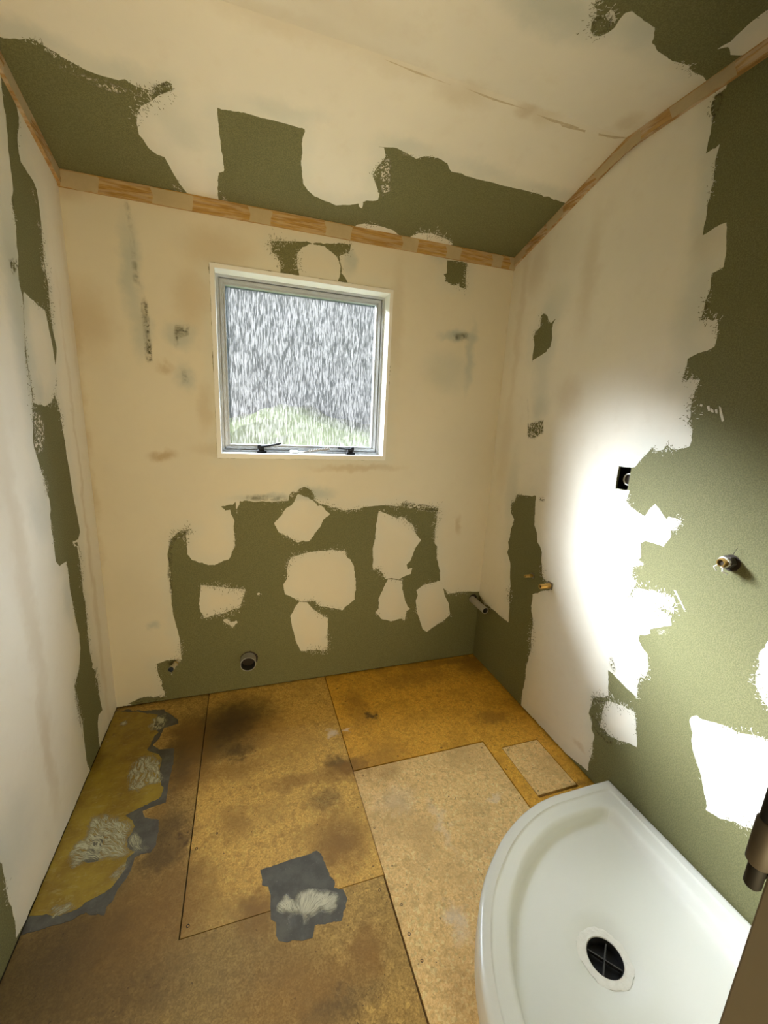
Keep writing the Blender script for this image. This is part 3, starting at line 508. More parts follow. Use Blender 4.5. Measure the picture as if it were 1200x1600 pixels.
def mat_scrape(name, cx, cy, ca=(.36, .35, .22), cb_=(.60, .58, .40), t0=.38, t1=.58):
    """pale scratches fanning out from where the scraper worked; bare between them"""
    m, nt, b = new_mat(name)
    tc = nt.nodes.new('ShaderNodeTexCoord').outputs['Object']
    n0 = tex(nt, tc, 7, 3, .6, kind='col')
    wp = N(nt, 'VectorMath'); wp.operation = 'MULTIPLY_ADD'; L(nt, n0, wp.inputs[0]); wp.inputs[1].default_value = (.10,)*3; L(nt, tc, wp.inputs[2])
    sub = N(nt, 'VectorMath'); sub.operation = 'SUBTRACT'; L(nt, wp.outputs[0], sub.inputs[0]); sub.inputs[1].default_value = (cx+.05, cy+.05, .05)
    sp = N(nt, 'SeparateXYZ'); L(nt, sub.outputs[0], sp.inputs[0])
    ang = mth(nt, 'ARCTAN2', sp.outputs[1], sp.outputs[0])
    ln = N(nt, 'VectorMath'); ln.operation = 'LENGTH'; L(nt, sub.outputs[0], ln.inputs[0])
    cb = N(nt, 'CombineXYZ'); L(nt, mth(nt, 'MULTIPLY', ang, 26), cb.inputs[0]); L(nt, mth(nt, 'MULTIPLY', ln.outputs['Value'], 13), cb.inputs[1])
    n = tex(nt, cb.outputs[0], 1.7, 6, .78, .25)
    at = N(nt, 'Attribute'); at.attribute_name = 'edge'
    pat = tex(nt, tc, 16, 4, .6)
    ed = mth(nt, 'ADD', at.outputs['Fac'], mth(nt, 'MULTIPLY', mth(nt, 'SUBTRACT', pat, .5), .05))
    f = mth(nt, 'MULTIPLY', ramp(nt, n, t0, t1), ramp(nt, ed, -.004, .022))
    L(nt, mixc(nt, tex(nt, tc, 40, 3, .6), ca, cb_), b.inputs['Base Color'])
    b.inputs['Roughness'].default_value = .6; L(nt, f, b.inputs['Alpha'])
    return m
M['scrape'] = mat_scrape('scraped_pale_streaks', .30, 1.30)
M['scrape2'] = mat_scrape('scraped_white_fan', .80, .955, (.50, .49, .37), (.74, .72, .56), .34, .52)
def mat_glass():
    """obscure glass: fine vertical flutes, some clear, some scattering"""
    m = bpy.data.materials.new('fluted_obscure_glass'); m.use_nodes = True; nt = m.node_tree; nt.nodes.clear()
    out = N(nt, 'OutputMaterial'); tr = N(nt, 'BsdfTransparent'); tl = N(nt, 'BsdfTranslucent'); gl = N(nt, 'BsdfGlossy')
    tr.inputs[0].default_value = (.80, .86, .90, 1); tl.inputs[0].default_value = (.97, .97, .96, 1); gl.inputs['Roughness'].default_value = .2
    c = coords(nt, (1, 1, .085))
    a = tex(nt, c, 270, 2, .7); b2 = tex(nt, coords(nt, (1, 1, .5)), 110, 3, .7); c2 = tex(nt, coords(nt), 5, 2, .5)
    s = mth(nt, 'ADD', mth(nt, 'MULTIPLY', a, .85), mth(nt, 'MULTIPLY', b2, .15))
    s = mth(nt, 'ADD', s, mth(nt, 'MULTIPLY', mth(nt, 'SUBTRACT', c2, .5), .10))
    f = ramp(nt, s, .43, .60, True, .016, .078)
    m1 = N(nt, 'MixShader'); L(nt, f, m1.inputs[0]); L(nt, tr.outputs[0], m1.inputs[1]); L(nt, tl.outputs[0], m1.inputs[2])
    m2 = N(nt, 'MixShader'); m2.inputs[0].default_value = .05; L(nt, m1.outputs[0], m2.inputs[1]); L(nt, gl.outputs[0], m2.inputs[2])
    L(nt, m2.outputs[0], out.inputs[0])
    return m
M['glass'] = mat_glass()

# ------------------------------------------------------------ object helpers
def link_mesh(name, me, mats, parent=None, **props):
    o = bpy.data.objects.new(name, me); COL.objects.link(o)
    for m in (mats if isinstance(mats, (list, tuple)) else [mats]): me.materials.append(m)
    if parent is not None:
        o.parent = parent; o.matrix_parent_inverse = Matrix.Translation(-parent.location) if parent.type == 'EMPTY' else Matrix()
    for k, v in props.items(): o[k] = v
    return o
def from_bm(name, bm, mats, parent=None, smooth=False, **props):
    me = bpy.data.meshes.new(name); bmesh.ops.recalc_face_normals(bm, faces=bm.faces); bm.to_mesh(me); bm.free()
    if smooth:
        for p_ in me.polygons: p_.use_smooth = True
        try: me.set_sharp_from_angle(angle=math.radians(40))
        except Exception: pass
    return link_mesh(name, me, mats, parent, **props)
def thing(name, label, cat, loc, group=None):
    o = bpy.data.objects.new(name, None); COL.objects.link(o); o.location = loc; o.empty_display_size = .05
    o['label'] = label; o['category'] = cat
    if group: o['group'] = group
    return o
def place(o, loc):
    """put the origin of a parent mesh in place (geometry given in world coordinates)"""
    return o
def box(bm, a, b, bevel=0.0, rot=None):
    v = [bm.verts.new((x, y, z)) for x in (a[0], b[0]) for y in (a[1], b[1]) for z in (a[2], b[2])]
    fs = [(0, 1, 3, 2), (4, 6, 7, 5), (0, 4, 5, 1), (2, 3, 7, 6), (0, 2, 6, 4), (1, 5, 7, 3)]
    f = [bm.faces.new([v[i] for i in q]) for q in fs]
    if bevel:
        ed = list({e for q in f for e in q.edges})
        bmesh.ops.bevel(bm, geom=ed, offset=bevel, segments=2, affect='EDGES', profile=.6)
    return v
def lathe(bm, prof, origin, axis, n=28, capped=(False, False)):
    """prof: (radius, distance along axis)"""
    q = Vector(axis).normalized().to_track_quat('Z', 'Y').to_matrix()
    o = Vector(origin); rings = []
    for r_, h_ in prof:
        rings.append([bm.verts.new(o + q @ Vector((r_*math.cos(2*math.pi*i/n), r_*math.sin(2*math.pi*i/n), h_))) for i in range(n)])
    for a, b in zip(rings, rings[1:]):
        for i in range(n): bm.faces.new((a[i], a[(i+1) % n], b[(i+1) % n], b[i]))
    if capped[0]: bm.faces.new(rings[0][::-1])
    if capped[1]: bm.faces.new(rings[-1])
def tube(bm, pts, r_, n=10):
    pts = [Vector(p_) for p_ in pts]
    rings = []
    for i, p_ in enumerate(pts):
        d = (pts[min(i+1, len(pts)-1)] - pts[max(i-1, 0)]).normalized(); q = d.to_track_quat('Z', 'Y').to_matrix()
        rings.append([bm.verts.new(p_ + q @ Vector((r_*math.cos(2*math.pi*k/n), r_*math.sin(2*math.pi*k/n), 0))) for k in range(n)])
    for a, b in zip(rings, rings[1:]):
        for k in range(n): bm.faces.new((a[k], a[(k+1) % n], b[(k+1) % n], b[k]))
    bm.faces.new(rings[0][::-1]); bm.faces.new(rings[-1])

def inside(px, py, loops):
    r_ = np.zeros(px.shape, bool)
    for lp in loops:
        a = np.array(lp); b = np.roll(a, -1, 0)
        for (x0, y0), (x1, y1) in zip(a, b):
            if y0 == y1: continue
            c = ((y0 > py) != (y1 > py)) & (px < (x1-x0)*(py-y0)/(y1-y0)+x0)
            r_ ^= c
    return r_
def ragged(loop, step, amp, seed, bounds=None):
    """walk round an outline, breaking each side into short uneven steps like a knife edge"""
    out = []; n = len(loop); s = 0.0
    for i in range(n):
        a = Vector(loop[i]); b = Vector(loop[(i+1) % n]); d = b-a; l = d.length
        if l < 1e-5: continue
        k = max(1, min(400, int(l/step))); nx = Vector((-d.y, d.x))/l
        for j in range(k):
            p_ = a + d*(j/k); s += l/k
            f = noise.noise(Vector((p_.x*28, p_.y*28, seed)))*1.5 + noise.noise(Vector((p_.x*85, p_.y*85, seed+5)))*.8 + noise.noise(Vector((p_.x*230, p_.y*230, seed+9)))*.55
            rough_zone = .35 + 1.3*max(0, noise.noise(Vector((p_.x*5, p_.y*5, seed+20)))+.25)
            if bounds is not None and (min(p_.x-bounds[0][0], bounds[0][1]-p_.x) < .004 or min(p_.y-bounds[1][0], bounds[1][1]-p_.y) < .009): f = 0
            out.append(tuple(p_ + nx*f*amp*rough_zone))
    return out
def sheet(name, loops, to3, nrm, mat, parent, lift=.0006, step=.007, amp=.0035, grid=.03, seed=0, skirt=True, bounds=None, extra_edges=(), **props):
    """thin layer of compound with uneven edges, following the surface given by to3"""
    loops = [ragged(l, step, amp, seed+i, bounds) for i, l in enumerate(loops)] if amp else [list(l) for l in loops]
    vs = []; es = []
    for l in loops:
        o = len(vs); vs += [Vector(p_) for p_ in l]; es += [(o+i, o+(i+1) % len(l)) for i in range(len(l))]
    nb = len(vs)
    A = np.array([tuple(v) for v in vs]); mn = A.min(0); mx = A.max(0)
    if grid:
        gx, gy = np.meshgrid(np.arange(mn[0]+grid*.5, mx[0], grid), np.arange(mn[1]+grid*.5, mx[1], grid))
        gx = gx.ravel(); gy = gy.ravel(); ok = inside(gx, gy, loops); vs += [Vector((x, y)) for x, y in zip(gx[ok], gy[ok])]
    for e in extra_edges:
        o = len(vs); vs += [Vector(p_) for p_ in e]; es += [(o+i, o+i+1) for i in range(len(e)-1)]
    V, E_, F, *_ = delaunay_2d_cdt(vs, es, [], 0, 1e-6, False)
    P = np.array([tuple(v) for v in V]); Fn = np.array([f[:3] for f in F])
    c = P[Fn].mean(1); Fn = Fn[inside(c[:, 0], c[:, 1], loops)]
    B = np.array([p_ for l in loops for p_ in l])
    if bounds is not None:
        (u0, u1), (v0, v1) = bounds; B = B[(B[:, 0] > u0+.01) & (B[:, 0] < u1-.01) & (B[:, 1] > v0+.01) & (B[:, 1] < v1-.01)]
    if len(B): dist = np.concatenate([np.sqrt(((q[:, None, :]-B[None])**2).sum(2).min(1)) for q in np.array_split(P, max(1, len(P)//400))])
    else: dist = np.ones(len(P))
    nv = Vector(nrm)
    pts = [Vector(to3(*p_))+nv*lift for p_ in P]
    faces = [tuple(int(i) for i in f) for f in Fn]
    if skirt:
        cnt = {}
        for f in faces:
            for i in range(3): cnt[tuple(sorted((f[i], f[(i+1) % 3])))] = cnt.get(tuple(sorted((f[i], f[(i+1) % 3]))), 0)+1
        low = {}
        for (a, b), k in cnt.items():
            if k == 1:
                for i in (a, b):
                    if i not in low: low[i] = len(pts); pts.append(pts[i]-nv*lift*.98); dist = np.append(dist, 0.0)
                faces.append((a, b, low[b], low[a]))
    used = sorted({i for f in faces for i in f}); rm = {o: n for n, o in enumerate(used)}
    me = bpy.data.meshes.new(name)
    me.from_pydata([pts[i] for i in used], [], [tuple(rm[i] for i in f) for f in faces])
    at = me.attributes.new('edge', 'FLOAT', 'POINT'); at.data.foreach_set('value', dist[used].astype(np.float32))
    # turn faces to the room
    bm = bmesh.new(); bm.from_mesh(me)
    for f in bm.faces:
        if len(f.verts) == 3 and f.normal.dot(nv) < 0: f.normal_flip()
    bm.to_mesh(me); bm.free()
    return link_mesh(name, me, mat, parent, **props)
FLECK = {}
def flecks(loops, to3, nrm, key, seed, dens=1.0, bounds=None):
    """small crumbs of compound, and small bare spots, strewn along a knife edge"""
    R = random.Random(int(seed*10)); nv = Vector(nrm)
    rg = [ragged(l, .0035, .0035, seed+i, bounds) for i, l in enumerate(loops)]
    P_ = []; 
    for l in rg:
        for i, p_ in enumerate(l):
            if bounds is not None and (min(p_[0]-bounds[0][0], bounds[0][1]-p_[0]) < .03 or min(p_[1]-bounds[1][0], bounds[1][1]-p_[1]) < .03): continue
            if key == 'back' and WIN[0]-.02 < p_[0] < WIN[1]+.02 and WIN[2]-.02 < p_[1] < WIN[3]+.02: continue
            if key == 'right' and HOLE[0]-.012 < p_[0] < HOLE[1]+.012 and HOLE[2]-.012 < p_[1] < HOLE[3]+.012: continue
            c = noise.noise(Vector((p_[0]*6, p_[1]*6, seed)))+.15*noise.noise(Vector((p_[0]*40, p_[1]*40, seed)))
            if c < -.02 or R.random() > (.45+1.6*c)*dens: continue
            q = l[(i+1) % len(l)]; d = Vector((q[0]-p_[0], q[1]-p_[1])); d = d.normalized() if d.length > 1e-6 else Vector((1, 0))
            for _ in range(2 if c > .12 else 1):
                off = R.gauss(0, .0045+.02*max(0, c)); P_.append((Vector(p_)+Vector((-d.y, d.x))*off+d*R.gauss(0, .003), d, c))
    if not P_: return
    ins = inside(np.array([p_[0].x for p_ in P_]), np.array([p_[0].y for p_ in P_]), rg)
    for (p_, d, c), inn in zip(P_, ins):
        vs, fs = FLECK.setdefault((key, bool(inn)), ([], []))
        a_ = math.atan2(d.x, -d.y)+R.gauss(0, .5); ln = R.uniform(.0010, .0035)*(1+2*max(0, c)); wd = R.uniform(.0006, .0013)
        ax = Vector((math.cos(a_), math.sin(a_))); ay = Vector((-ax.y, ax.x)); o = len(vs)
        for u, v in ((-1, -.4), (-.2, -1), (.9, -.5), (1, .5), (.1, 1), (-.9, .7)):
            w_ = p_+ax*ln*u*R.uniform(.6, 1.2)+ay*wd*v*R.uniform(.6, 1.3); vs.append(Vector(to3(w_.x, w_.y))+nv*(.0016 if inn else .0012))
        fs.append(tuple(range(o, o+6)))
def slab(name, loops, to3, depth, mats, parent=None, **props):
    """flat board of real thickness with holes; to3(u, v, w) gives the point at depth w"""
    vs = []; es = []
    for l in loops:
        o = len(vs); vs += [Vector(p_) for p_ in l]; es += [(o+i, o+(i+1) % len(l)) for i in range(len(l))]
    V, E_, F, *_ = delaunay_2d_cdt(vs, es, [], 0, 1e-6, False)
    P = np.array([tuple(v) for v in V]); Fn = np.array([f[:3] for f in F]); c = P[Fn].mean(1); Fn = Fn[inside(c[:, 0], c[:, 1], loops)]
    bm = bmesh.new(); t = [bm.verts.new(to3(*p_, 0)) for p_ in P]; b = [bm.verts.new(to3(*p_, depth)) for p_ in P]; cnt = {}
    for f in Fn:
        f = [int(i) for i in f]; bm.faces.new([t[i] for i in f]); bm.faces.new([b[i] for i in f[::-1]])
        for i in range(3): k = tuple(sorted((f[i], f[(i+1) % 3]))); cnt[k] = cnt.get(k, 0)+1
    for (i, j), k in cnt.items():
        if k == 1: bm.faces.new((t[i], t[j], b[j], b[i]))
    return from_bm(name, bm, mats, parent, **props)
def rect(a, b, c, d): return [(a, c), (b, c), (b, d), (a, d)]

# ------------------------------------------------------------ the room
Y0 = -1.35                      # far end of the hall behind the camera
GAP = .009
WIN = (.534, 1.391, 1.299, 2.155)
HOLE = (1.223, 1.282, 1.297, 1.387)
prof = [(Y0, GAP), (D, GAP), (D, H+.02), (YK, HR+.02), (Y0, HR+.02)]
wb = slab('wall_back', [rect(-.05, W+.05, GAP, H+.05), rect(WIN[0]+.004, WIN[1]-.004, WIN[2]+.004, WIN[3]-.004)], lambda u, v, w: (u, D+w, v), .012, M['board'], kind='structure')
slab('wall_framing', [rect(-.15, W+.15, -.03, H+.05), rect(WIN[0]+.004, WIN[1]-.004, WIN[2]+.004, WIN[3]-.004)], lambda u, v, w: (u, D+.03+w, v), .09, M['framing'], wb)
wl = slab('wall_left', [prof], lambda u, v, w: (-w, u, v), .012, M['board'], kind='structure')
slab('wall_framing', [[(y, z-.03 if z < .1 else z) for y, z in prof]], lambda u, v, w: (-.03-w, u, v), .09, M['framing'], wl)
wr = slab('wall_right', [prof, rect(*HOLE)], lambda u, v, w: (W+w, u, v), .012, M['board'], kind='structure')
slab('wall_framing', [[(y, z-.03 if z < .1 else z) for y, z in prof]], lambda u, v, w: (W+.10+w, u, v), .05, M['framing'], wr)
bm = bmesh.new()
pr = [(D+.1, H-SL*.1), (YK, HR), (Y0, HR), (Y0, HR+.06), (YK, HR+.06), (D+.1, H-SL*.1+.06)]
a = [bm.verts.new((-.1, y, z)) for y, z in pr]; b = [bm.verts.new((W+.15, y, z)) for y, z in pr]
for i in range(6): bm.faces.new((a[i], a[(i+1) % 6], b[(i+1) % 6], b[i]))
for v in (a, b): bm.faces.new((v[0], v[1], v[4], v[5])); bm.faces.new((v[1], v[2], v[3], v[4]))
ce = from_bm('ceiling', bm, M['board'], kind='structure')
bm = bmesh.new(); box(bm, (-.2, Y0, -.06), (W+.2, D+.15, -.019))
fl = from_bm('floor', bm, M['framing'], kind='structure')
# front wall with the doorway the photograph is taken from, and the hall end
DX0, DX1, DZ = .30, 1.125, 2.06
slab('wall_front', [[(0, 0), (DX0, 0), (DX0, DZ), (DX1, DZ), (DX1, 0), (W, 0), (W, HR), (0, HR)]], lambda u, v, w: (u, .148-w, v), .095, M['hall'], kind='structure')
slab('wall_hall', [rect(0, W, 0, HR)], lambda u, v, w: (u, Y0-w, v), .05, M['hall'], kind='structure')

# floor sheets
def fsheet(loops, mat, **k):
    return slab('particleboard_sheet', loops, lambda u, v, w: (u, v, -w), .0188, mat, fl, **k)
g = .0021
fsheet([rect(.44+g, 1.08-g, 1.03+g, D+.01)], M['old_sheet'])
fsheet([[(.0, Y0), (1.076-g, Y0), (1.076-g, 1.03-g*.3), (.44-g, 1.03-g*.3), (.44-g, D+.01), (.0, D+.01)]], M['glued_sheet'])
fsheet([rect(1.078+g, 1.7355-g, Y0, 1.474-g*1.5)], M['new_sheet'], label='cleaner, paler sheet')
fsheet([[(1.08+g, 1.474+g*1.5), (1.7355+g*1.5, 1.474+g*1.5), (1.7355+g*1.5, Y0), (W+.008, Y0), (W+.008, D+.01), (1.08+g, D+.01)], rect(1.803, 2.011, 1.135, 1.417)], M['amber_sheet'])
hp = fsheet([rect(1.806, 2.008, 1.146, 1.413)], M['new_sheet'], label='small pale access panel'); hp.name = 'access_panel'
SCREWS = [(.425, 1.375), (1.71, 1.44), (1.115, 1.44), (1.115, 1.05), (1.112, .78), (1.105, .93), (1.718, 1.155), (1.75, 1.3), (1.82, 1.165), (1.825, 1.395), (1.99, 1.165), (1.99, 1.395), (1.30, 1.50), (1.52, 1.492), (1.05, 1.07), (1.055, 1.30), (1.05, .99), (.46, 1.06), (1.13, 2.05), (1.15, 1.93), (.46, 1.30), (.60, 1.85), (1.10, .85), (1.095, 1.2)]
for x, y in SCREWS:
    bm = bmesh.new(); r_ = rng.uniform(.0032, .0055)
    lathe(bm, [(r_, -.002), (r_, .0004), (r_*.6, .0002), (r_*.2, -.001)], (x, y, 0), (0, 0, 1), 10, (False, True))
    from_bm('screw_head', bm, M['framing'], fl)

# compound, patches and marks on every surface
B_back = lambda u, v: (u, D, v); B_left = lambda u, v: (0, u, v); B_right = lambda u, v: (W, u, v)
def B_ceil(u, v): return (u, v, H+SL*(D-v) if v > YK else HR)
B_floor = lambda u, v: (u, v, 0)
SURF = {'back': (B_back, (0, -1, 0), wb, ((0, W), (0, H))), 'left': (B_left, (1, 0, 0), wl, ((Y0, D), (0, HR))),
        'right': (B_right, (-1, 0, 0), wr, ((Y0, D), (0, HR))), 'ceil': (B_ceil, (0, 0, -1), ce, ((0, W), (Y0, D)))}
crease = [[(x, YK) for x in np.arange(.01, W, .02)]]
def clip_pts(l, key):
    (u0, u1), (v0, v1) = SURF[key][3]
    out = []
    for u, v in l:
        if u-u0 < .02: u = u0+.0004
        if u1-u < .006: u = u1-.0004
        out.append((u, max(v, GAP+.001) if key != 'ceil' else min(v, D-.002)))
    return out
sd = 0
for key in ('back', 'left', 'right', 'ceil'):
    to3, nv, par, bd = SURF[key]
    for p_, h_, s_ in POLY[key+'_coat']:
        sd += 3.7
        if key == 'back': h_ = h_ + [rect(WIN[0]-.001, WIN[1]+.001, WIN[2]-.001, WIN[3]+.001)]
        sheet('plaster_coat', [clip_pts(p_, key)] + h_, to3, nv, M[key], par, .0006, seed=sd, bounds=bd, extra_edges=crease if key == 'ceil' else ())
        flecks([clip_pts(p_, key)] + h_, to3, nv, key, sd, 1.0, bd)
    for p_, h_, s_ in POLY.get(key+'_patch', []):
        sd += 3.7
        sheet('plaster_patch', [clip_pts(p_, key)], to3, nv, M[key], par, .0010, step=.005, grid=.015, seed=sd, bounds=bd)
        flecks([clip_pts(p_, key)], to3, nv, key, sd, .8, bd)
    for p_, h_, s_ in POLY.get(key+'_smear', []):
        sd += 3.7
        sheet('plaster_smear', [p_], to3, nv, M[key], par, .0012, step=.003, amp=.0012, grid=.02, seed=sd)
    for p_, h_, s_ in POLY.get(key+'_dry', []) + POLY.get(key+'_streak', []):
        sd += 3.7
        sheet('knife_marks', [clip_pts(p_, key)], to3, nv, M['marks%d' % s_], par, .0014, step=.006, grid=.012, seed=sd, skirt=False)
for (key, inn), (vs, fs) in FLECK.items():
    me = bpy.data.meshes.new('flecks'); me.from_pydata(vs, [], fs)
    link_mesh('bare_spots' if inn else 'plaster_crumbs', me, M['board'] if inn else M[key], SURF[key][2], kind='stuff')
for p_, h_, s_ in POLY['ceil_line']:
    sheet('crease_line', [p_], B_ceil, (0, 0, -1), M['brown_line'], ce, .0013, step=.006, amp=.001, grid=0, skirt=False)
for nm, mt, lift, lab in (('floor_grey', 'grey', .0010, 'levelling_compound'), ('floor_yellow', 'yellow', .0016, 'adhesive_residue'), ('floor_grey2', 'grey', .0022, 'levelling_compound'), ('floor_scrape', 'scrape', .0028, 'scraped_streaks'), ('floor_scrape2', 'scrape2', .0022, 'scraped_streaks')):
    for p_, h_, s_ in POLY[nm]:
        sd += 3.7
        p_ = [(.0005 if u < .035 else u, v) for u, v in p_]
        sheet(lab, [p_], B_floor, (0, 0, 1), M[mt], fl, lift, step=.005, amp=.004, grid=.015, seed=sd, bounds=((0, W), (Y0, D)), skirt=(mt in ('grey', 'yellow')))

# timber trims where walls meet ceiling
TH, TT = .056, .013
tz = lambda y: H+SL*(D-y) if y > YK else HR
bm = bmesh.new(); box(bm, (.001, D-TT, H-.058), (W-.001, D-.0005, H+.003), .002)
t1 = from_bm('trim_1', bm, M['wood_x'], kind='structure')
def side_trim(name, x0, x1, th):
    bm = bmesh.new(); ys = [D-.002, YK+.05, YK, YK-.05, .155]
    top = [(y, tz(y)+.002) for y in ys]; bot = [(y, tz(y)-th) for y in ys]
    bot[2] = (YK, HR-th-.004)
    lp = top+bot[::-1]; n = len(lp)
    A_ = [bm.verts.new((x0, y, z)) for y, z in lp]; B_ = [bm.verts.new((x1, y, z)) for y, z in lp]
    for i in range(n): bm.faces.new((A_[i], A_[(i+1) % n], B_[(i+1) % n], B_[i]))
    for v in (A_, B_):
        for i in range(4): bm.faces.new((v[i], v[i+1], v[n-2-i], v[n-1-i]))
    return from_bm(name, bm, M['wood_y'], kind='structure')
t2 = side_trim('trim_2', .0005, TT, .050); t3 = side_trim('trim_3', W-TT, W-.0005, .044)
for x0, x1 in ((.01, .135), (.325, .475), (.705, .795), (1.04, 1.16), (1.42, 1.50), (1.66, 1.74), (1.93, 1.99), (2.04, 2.075)):
    sd += 1; c = (H-.058, H)
    sheet('filler_patch', [[(x0, c[0]), (x1, c[0]-.001), (x1+.01, H-.005), (x1, H-.001), (x0-.005, H-.001), (x0+.006, H-.03)]], lambda u, v: (u, D-TT, v), (0, -1, 0), M['filler'], t1, .0006, grid=.02, seed=sd, amp=.002)
for tr_, X, nv, segs in ((t2, TT, (1, 0, 0), ((2.08, 2.165), (1.78, 1.93))), (t3, W-TT, (-1, 0, 0), ((2.06, 2.16), (1.80, 1.90), (1.42, 1.62), (1.10, 1.30), (.75, .93)))):
    for y0, y1 in segs:
        sd += 1; th = .050 if tr_ is t2 else .044
        sheet('filler_patch', [[(y0, tz(y0)-th), (y1, tz(y1)-th), (y1+.02, tz(y1+.02)-.004), (y0+.015, tz(y0+.015)-.004)]], lambda u, v, X=X: (X, u, v), nv, M['filler'], tr_, .0006, grid=.02, seed=sd, amp=.002)

# ------------------------------------------------------------ window
def ring(bm, a, b, y0, y1, bevel=0.0):
    """a, b: outer and inner (x0, x1, z0, z1)"""
    def sq(r_, y): return [bm.verts.new(p_) for p_ in ((r_[0], y, r_[2]), (r_[1], y, r_[2]), (r_[1], y, r_[3]), (r_[0], y, r_[3]))]
    A0, A1, B0, B1 = sq(a, y0), sq(a, y1), sq(b, y0), sq(b, y1)
    for i in range(4):
        j = (i+1) % 4
        bm.faces.new((A0[i], A0[j], B0[j], B0[i])); bm.faces.new((A1[i], A1[j], B1[j], B1[i]))
        bm.faces.new((A0[i], A0[j], A1[j], A1[i])); bm.faces.new((B0[i], B0[j], B1[j], B1[i]))
    if bevel:
        bmesh.ops.recalc_face_normals(bm, faces=bm.faces)
        bmesh.ops.bevel(bm, geom=list({e for v in B0+A0 for e in v.link_edges if e.other_vert(v) in B0+A0}), offset=bevel, segments=2, affect='EDGES')
def inset(r_, k): return (r_[0]+k, r_[1]-k, r_[2]+k, r_[3]-k)
OP = (.5535, 1.374, 1.3225, 2.137)
bm = bmesh.new(); ring(bm, WIN, OP, D-.007, D+.125)
win = from_bm('window_1', bm, M['white'], kind='structure')
bm = bmesh.new(); ring(bm, OP, inset(OP, .011), D+.080, D+.13); ring(bm, inset(OP, .011), inset(OP, .014), D+.098, D+.13)
from_bm('window_frame', bm, M['alu'], win)
bm = bmesh.new(); ring(bm, inset(OP, .0145), inset(OP, .030), D+.088, D+.128, .002)
sash = from_bm('sash', bm, M['alu'], win)
bm = bmesh.new(); ring(bm, inset(OP, .0305), inset(OP, .038), D+.096, D+.124)
from_bm('glazing_bead', bm, M['alu'], sash)
bm = bmesh.new(); gi = inset(OP, .034); box(bm, (gi[0], D+.108, gi[2]), (gi[1], D+.112, gi[3]))
bm.free(); bm = bmesh.new()
bm.faces.new([bm.verts.new(p_) for p_ in ((gi[0], D+.109, gi[2]), (gi[1], D+.109, gi[2]), (gi[1], D+.109, gi[3]), (gi[0], D+.109, gi[3]))])
from_bm('pane', bm, M['glass'], sash)
zs = OP[2]+.012
for x, sg, tip in ((.742, 1, (.095, .052)), (1.205, -1, (.075, .036))):
    z = OP[2]
    bm = bmesh.new()
    box(bm, (x-.022, D+.030, z+.001), (x+.024, D+.074, z+.012), .002)
    box(bm, (x-.014, D+.040, z+.010), (x+.014, D+.076, z+.030), .004)
    box(bm, (x-sg*.012-.008, D+.038, z+.022), (x-sg*.012+.008, D+.058, z+.040), .003)
    lt = from_bm('window_latch', bm, M['black'], win, label='black plastic latch with slim handle')
    bm = bmesh.new(); tube(bm, [(x-sg*.014, D+.046, z+.030), (x+sg*.030, D+.036, z+.028+(tip[1]-.028)*.35), (x+sg*tip[0], D+.024, z+tip[1])], .0052, 8)
    from_bm('handle', bm, M['black'], lt)
bm = bmesh.new(); box(bm, (.955, D+.040, OP[2]+.003), (1.095, D+.052, OP[2]+.013), .001)
for v in bm.verts: v.co.z += (v.co.x-.955)*.13; v.co.y += (v.co.x-.955)*.12
st = from_bm('window_stay', bm, M['steel'], win, label='toothed steel stay arm')
for i in range(8):
    bm = bmesh.new(); x = .985+i*.0145; z = OP[2]+.014+(x-.955)*.13; y = D+.040+(x-.955)*.12
    box(bm, (x-.003, y-.0005, z-.008), (x+.003, y+.012, z+.004), .001); from_bm('tooth', bm, M['steel'], st)
bm = bmesh.new(); box(bm, (.885, D+.045, OP[2]+.001), (.925, D+.080, OP[2]+.016), .004); from_bm('stay_bracket', bm, M['white'], win)
bm = bmesh.new(); tube(bm, [(.92, D+.055, OP[2]+.010), (.99, D+.046, OP[2]+.012)], .004, 8); from_bm('stay_link', bm, M['white'], win)

# ------------------------------------------------------------ pipes and fittings
def pipe(parent, name, origin, axis, r_, ln, wall_t, mat, n=32, inner=None):
    bm = bmesh.new(); lathe(bm, [(r_, -.01), (r_, ln-.0015), (r_-.0015, ln), (r_-wall_t+.001, ln), (r_-wall_t, ln-.002), (r_-wall_t, .0)], origin, axis, n)
    o = from_bm(name, bm, mat, parent, True)
    bm = bmesh.new(); lathe(bm, [(r_-wall_t-.0002, ln-.004), (r_-wall_t-.0002, -.03)], origin, axis, n, (False, True)); from_bm('bore_shade', bm, inner or M['pvc_dark'], o, True)  # dark inner tube and end: shade of the hollow put into its colour
    return o
t = thing('waste_pipe', 'round grey plastic waste pipe stub low on green wall under window', 'pipe', (.649, D, .187))
pipe(t, 'pipe_stub', (.649, D, .187), (-.02, -1, 0), .0415, .052, .004, M['pvc'])
bm = bmesh.new()
pts = []
for i in range(36):
    a_ = 2*math.pi*i/36; k = .047+.004*noise.noise(Vector((math.cos(a_)*2, math.sin(a_)*2, 3)))
    pts.append((.653+k*math.cos(a_), .188+k*math.sin(a_)))
sheet('cut_hole', [pts], B_back, (0, -1, 0), M['framing'], t, .0008, amp=.0015, grid=0, skirt=False).matrix_parent_inverse = Matrix.Translation(-Vector(t.location))

t = thing('corner_pipe', 'narrow grey plastic pipe stub poking from the far right corner', 'pipe', (2.030, D, .412))
pipe(t, 'pipe_stub', (2.030, D, .412), (.0, -1, -.02), .0205, .165, .003, M['pvc'])
pts = [(2.030+.028*math.cos(i*math.pi/12)+.006, .412+.026*math.sin(i*math.pi/12)+.008) for i in range(24)]
sheet('cut_hole', [pts], B_back, (0, -1, 0), M['framing'], t, .0012, amp=.002, grid=0, skirt=False).matrix_parent_inverse = Matrix.Translation(-Vector(t.location))

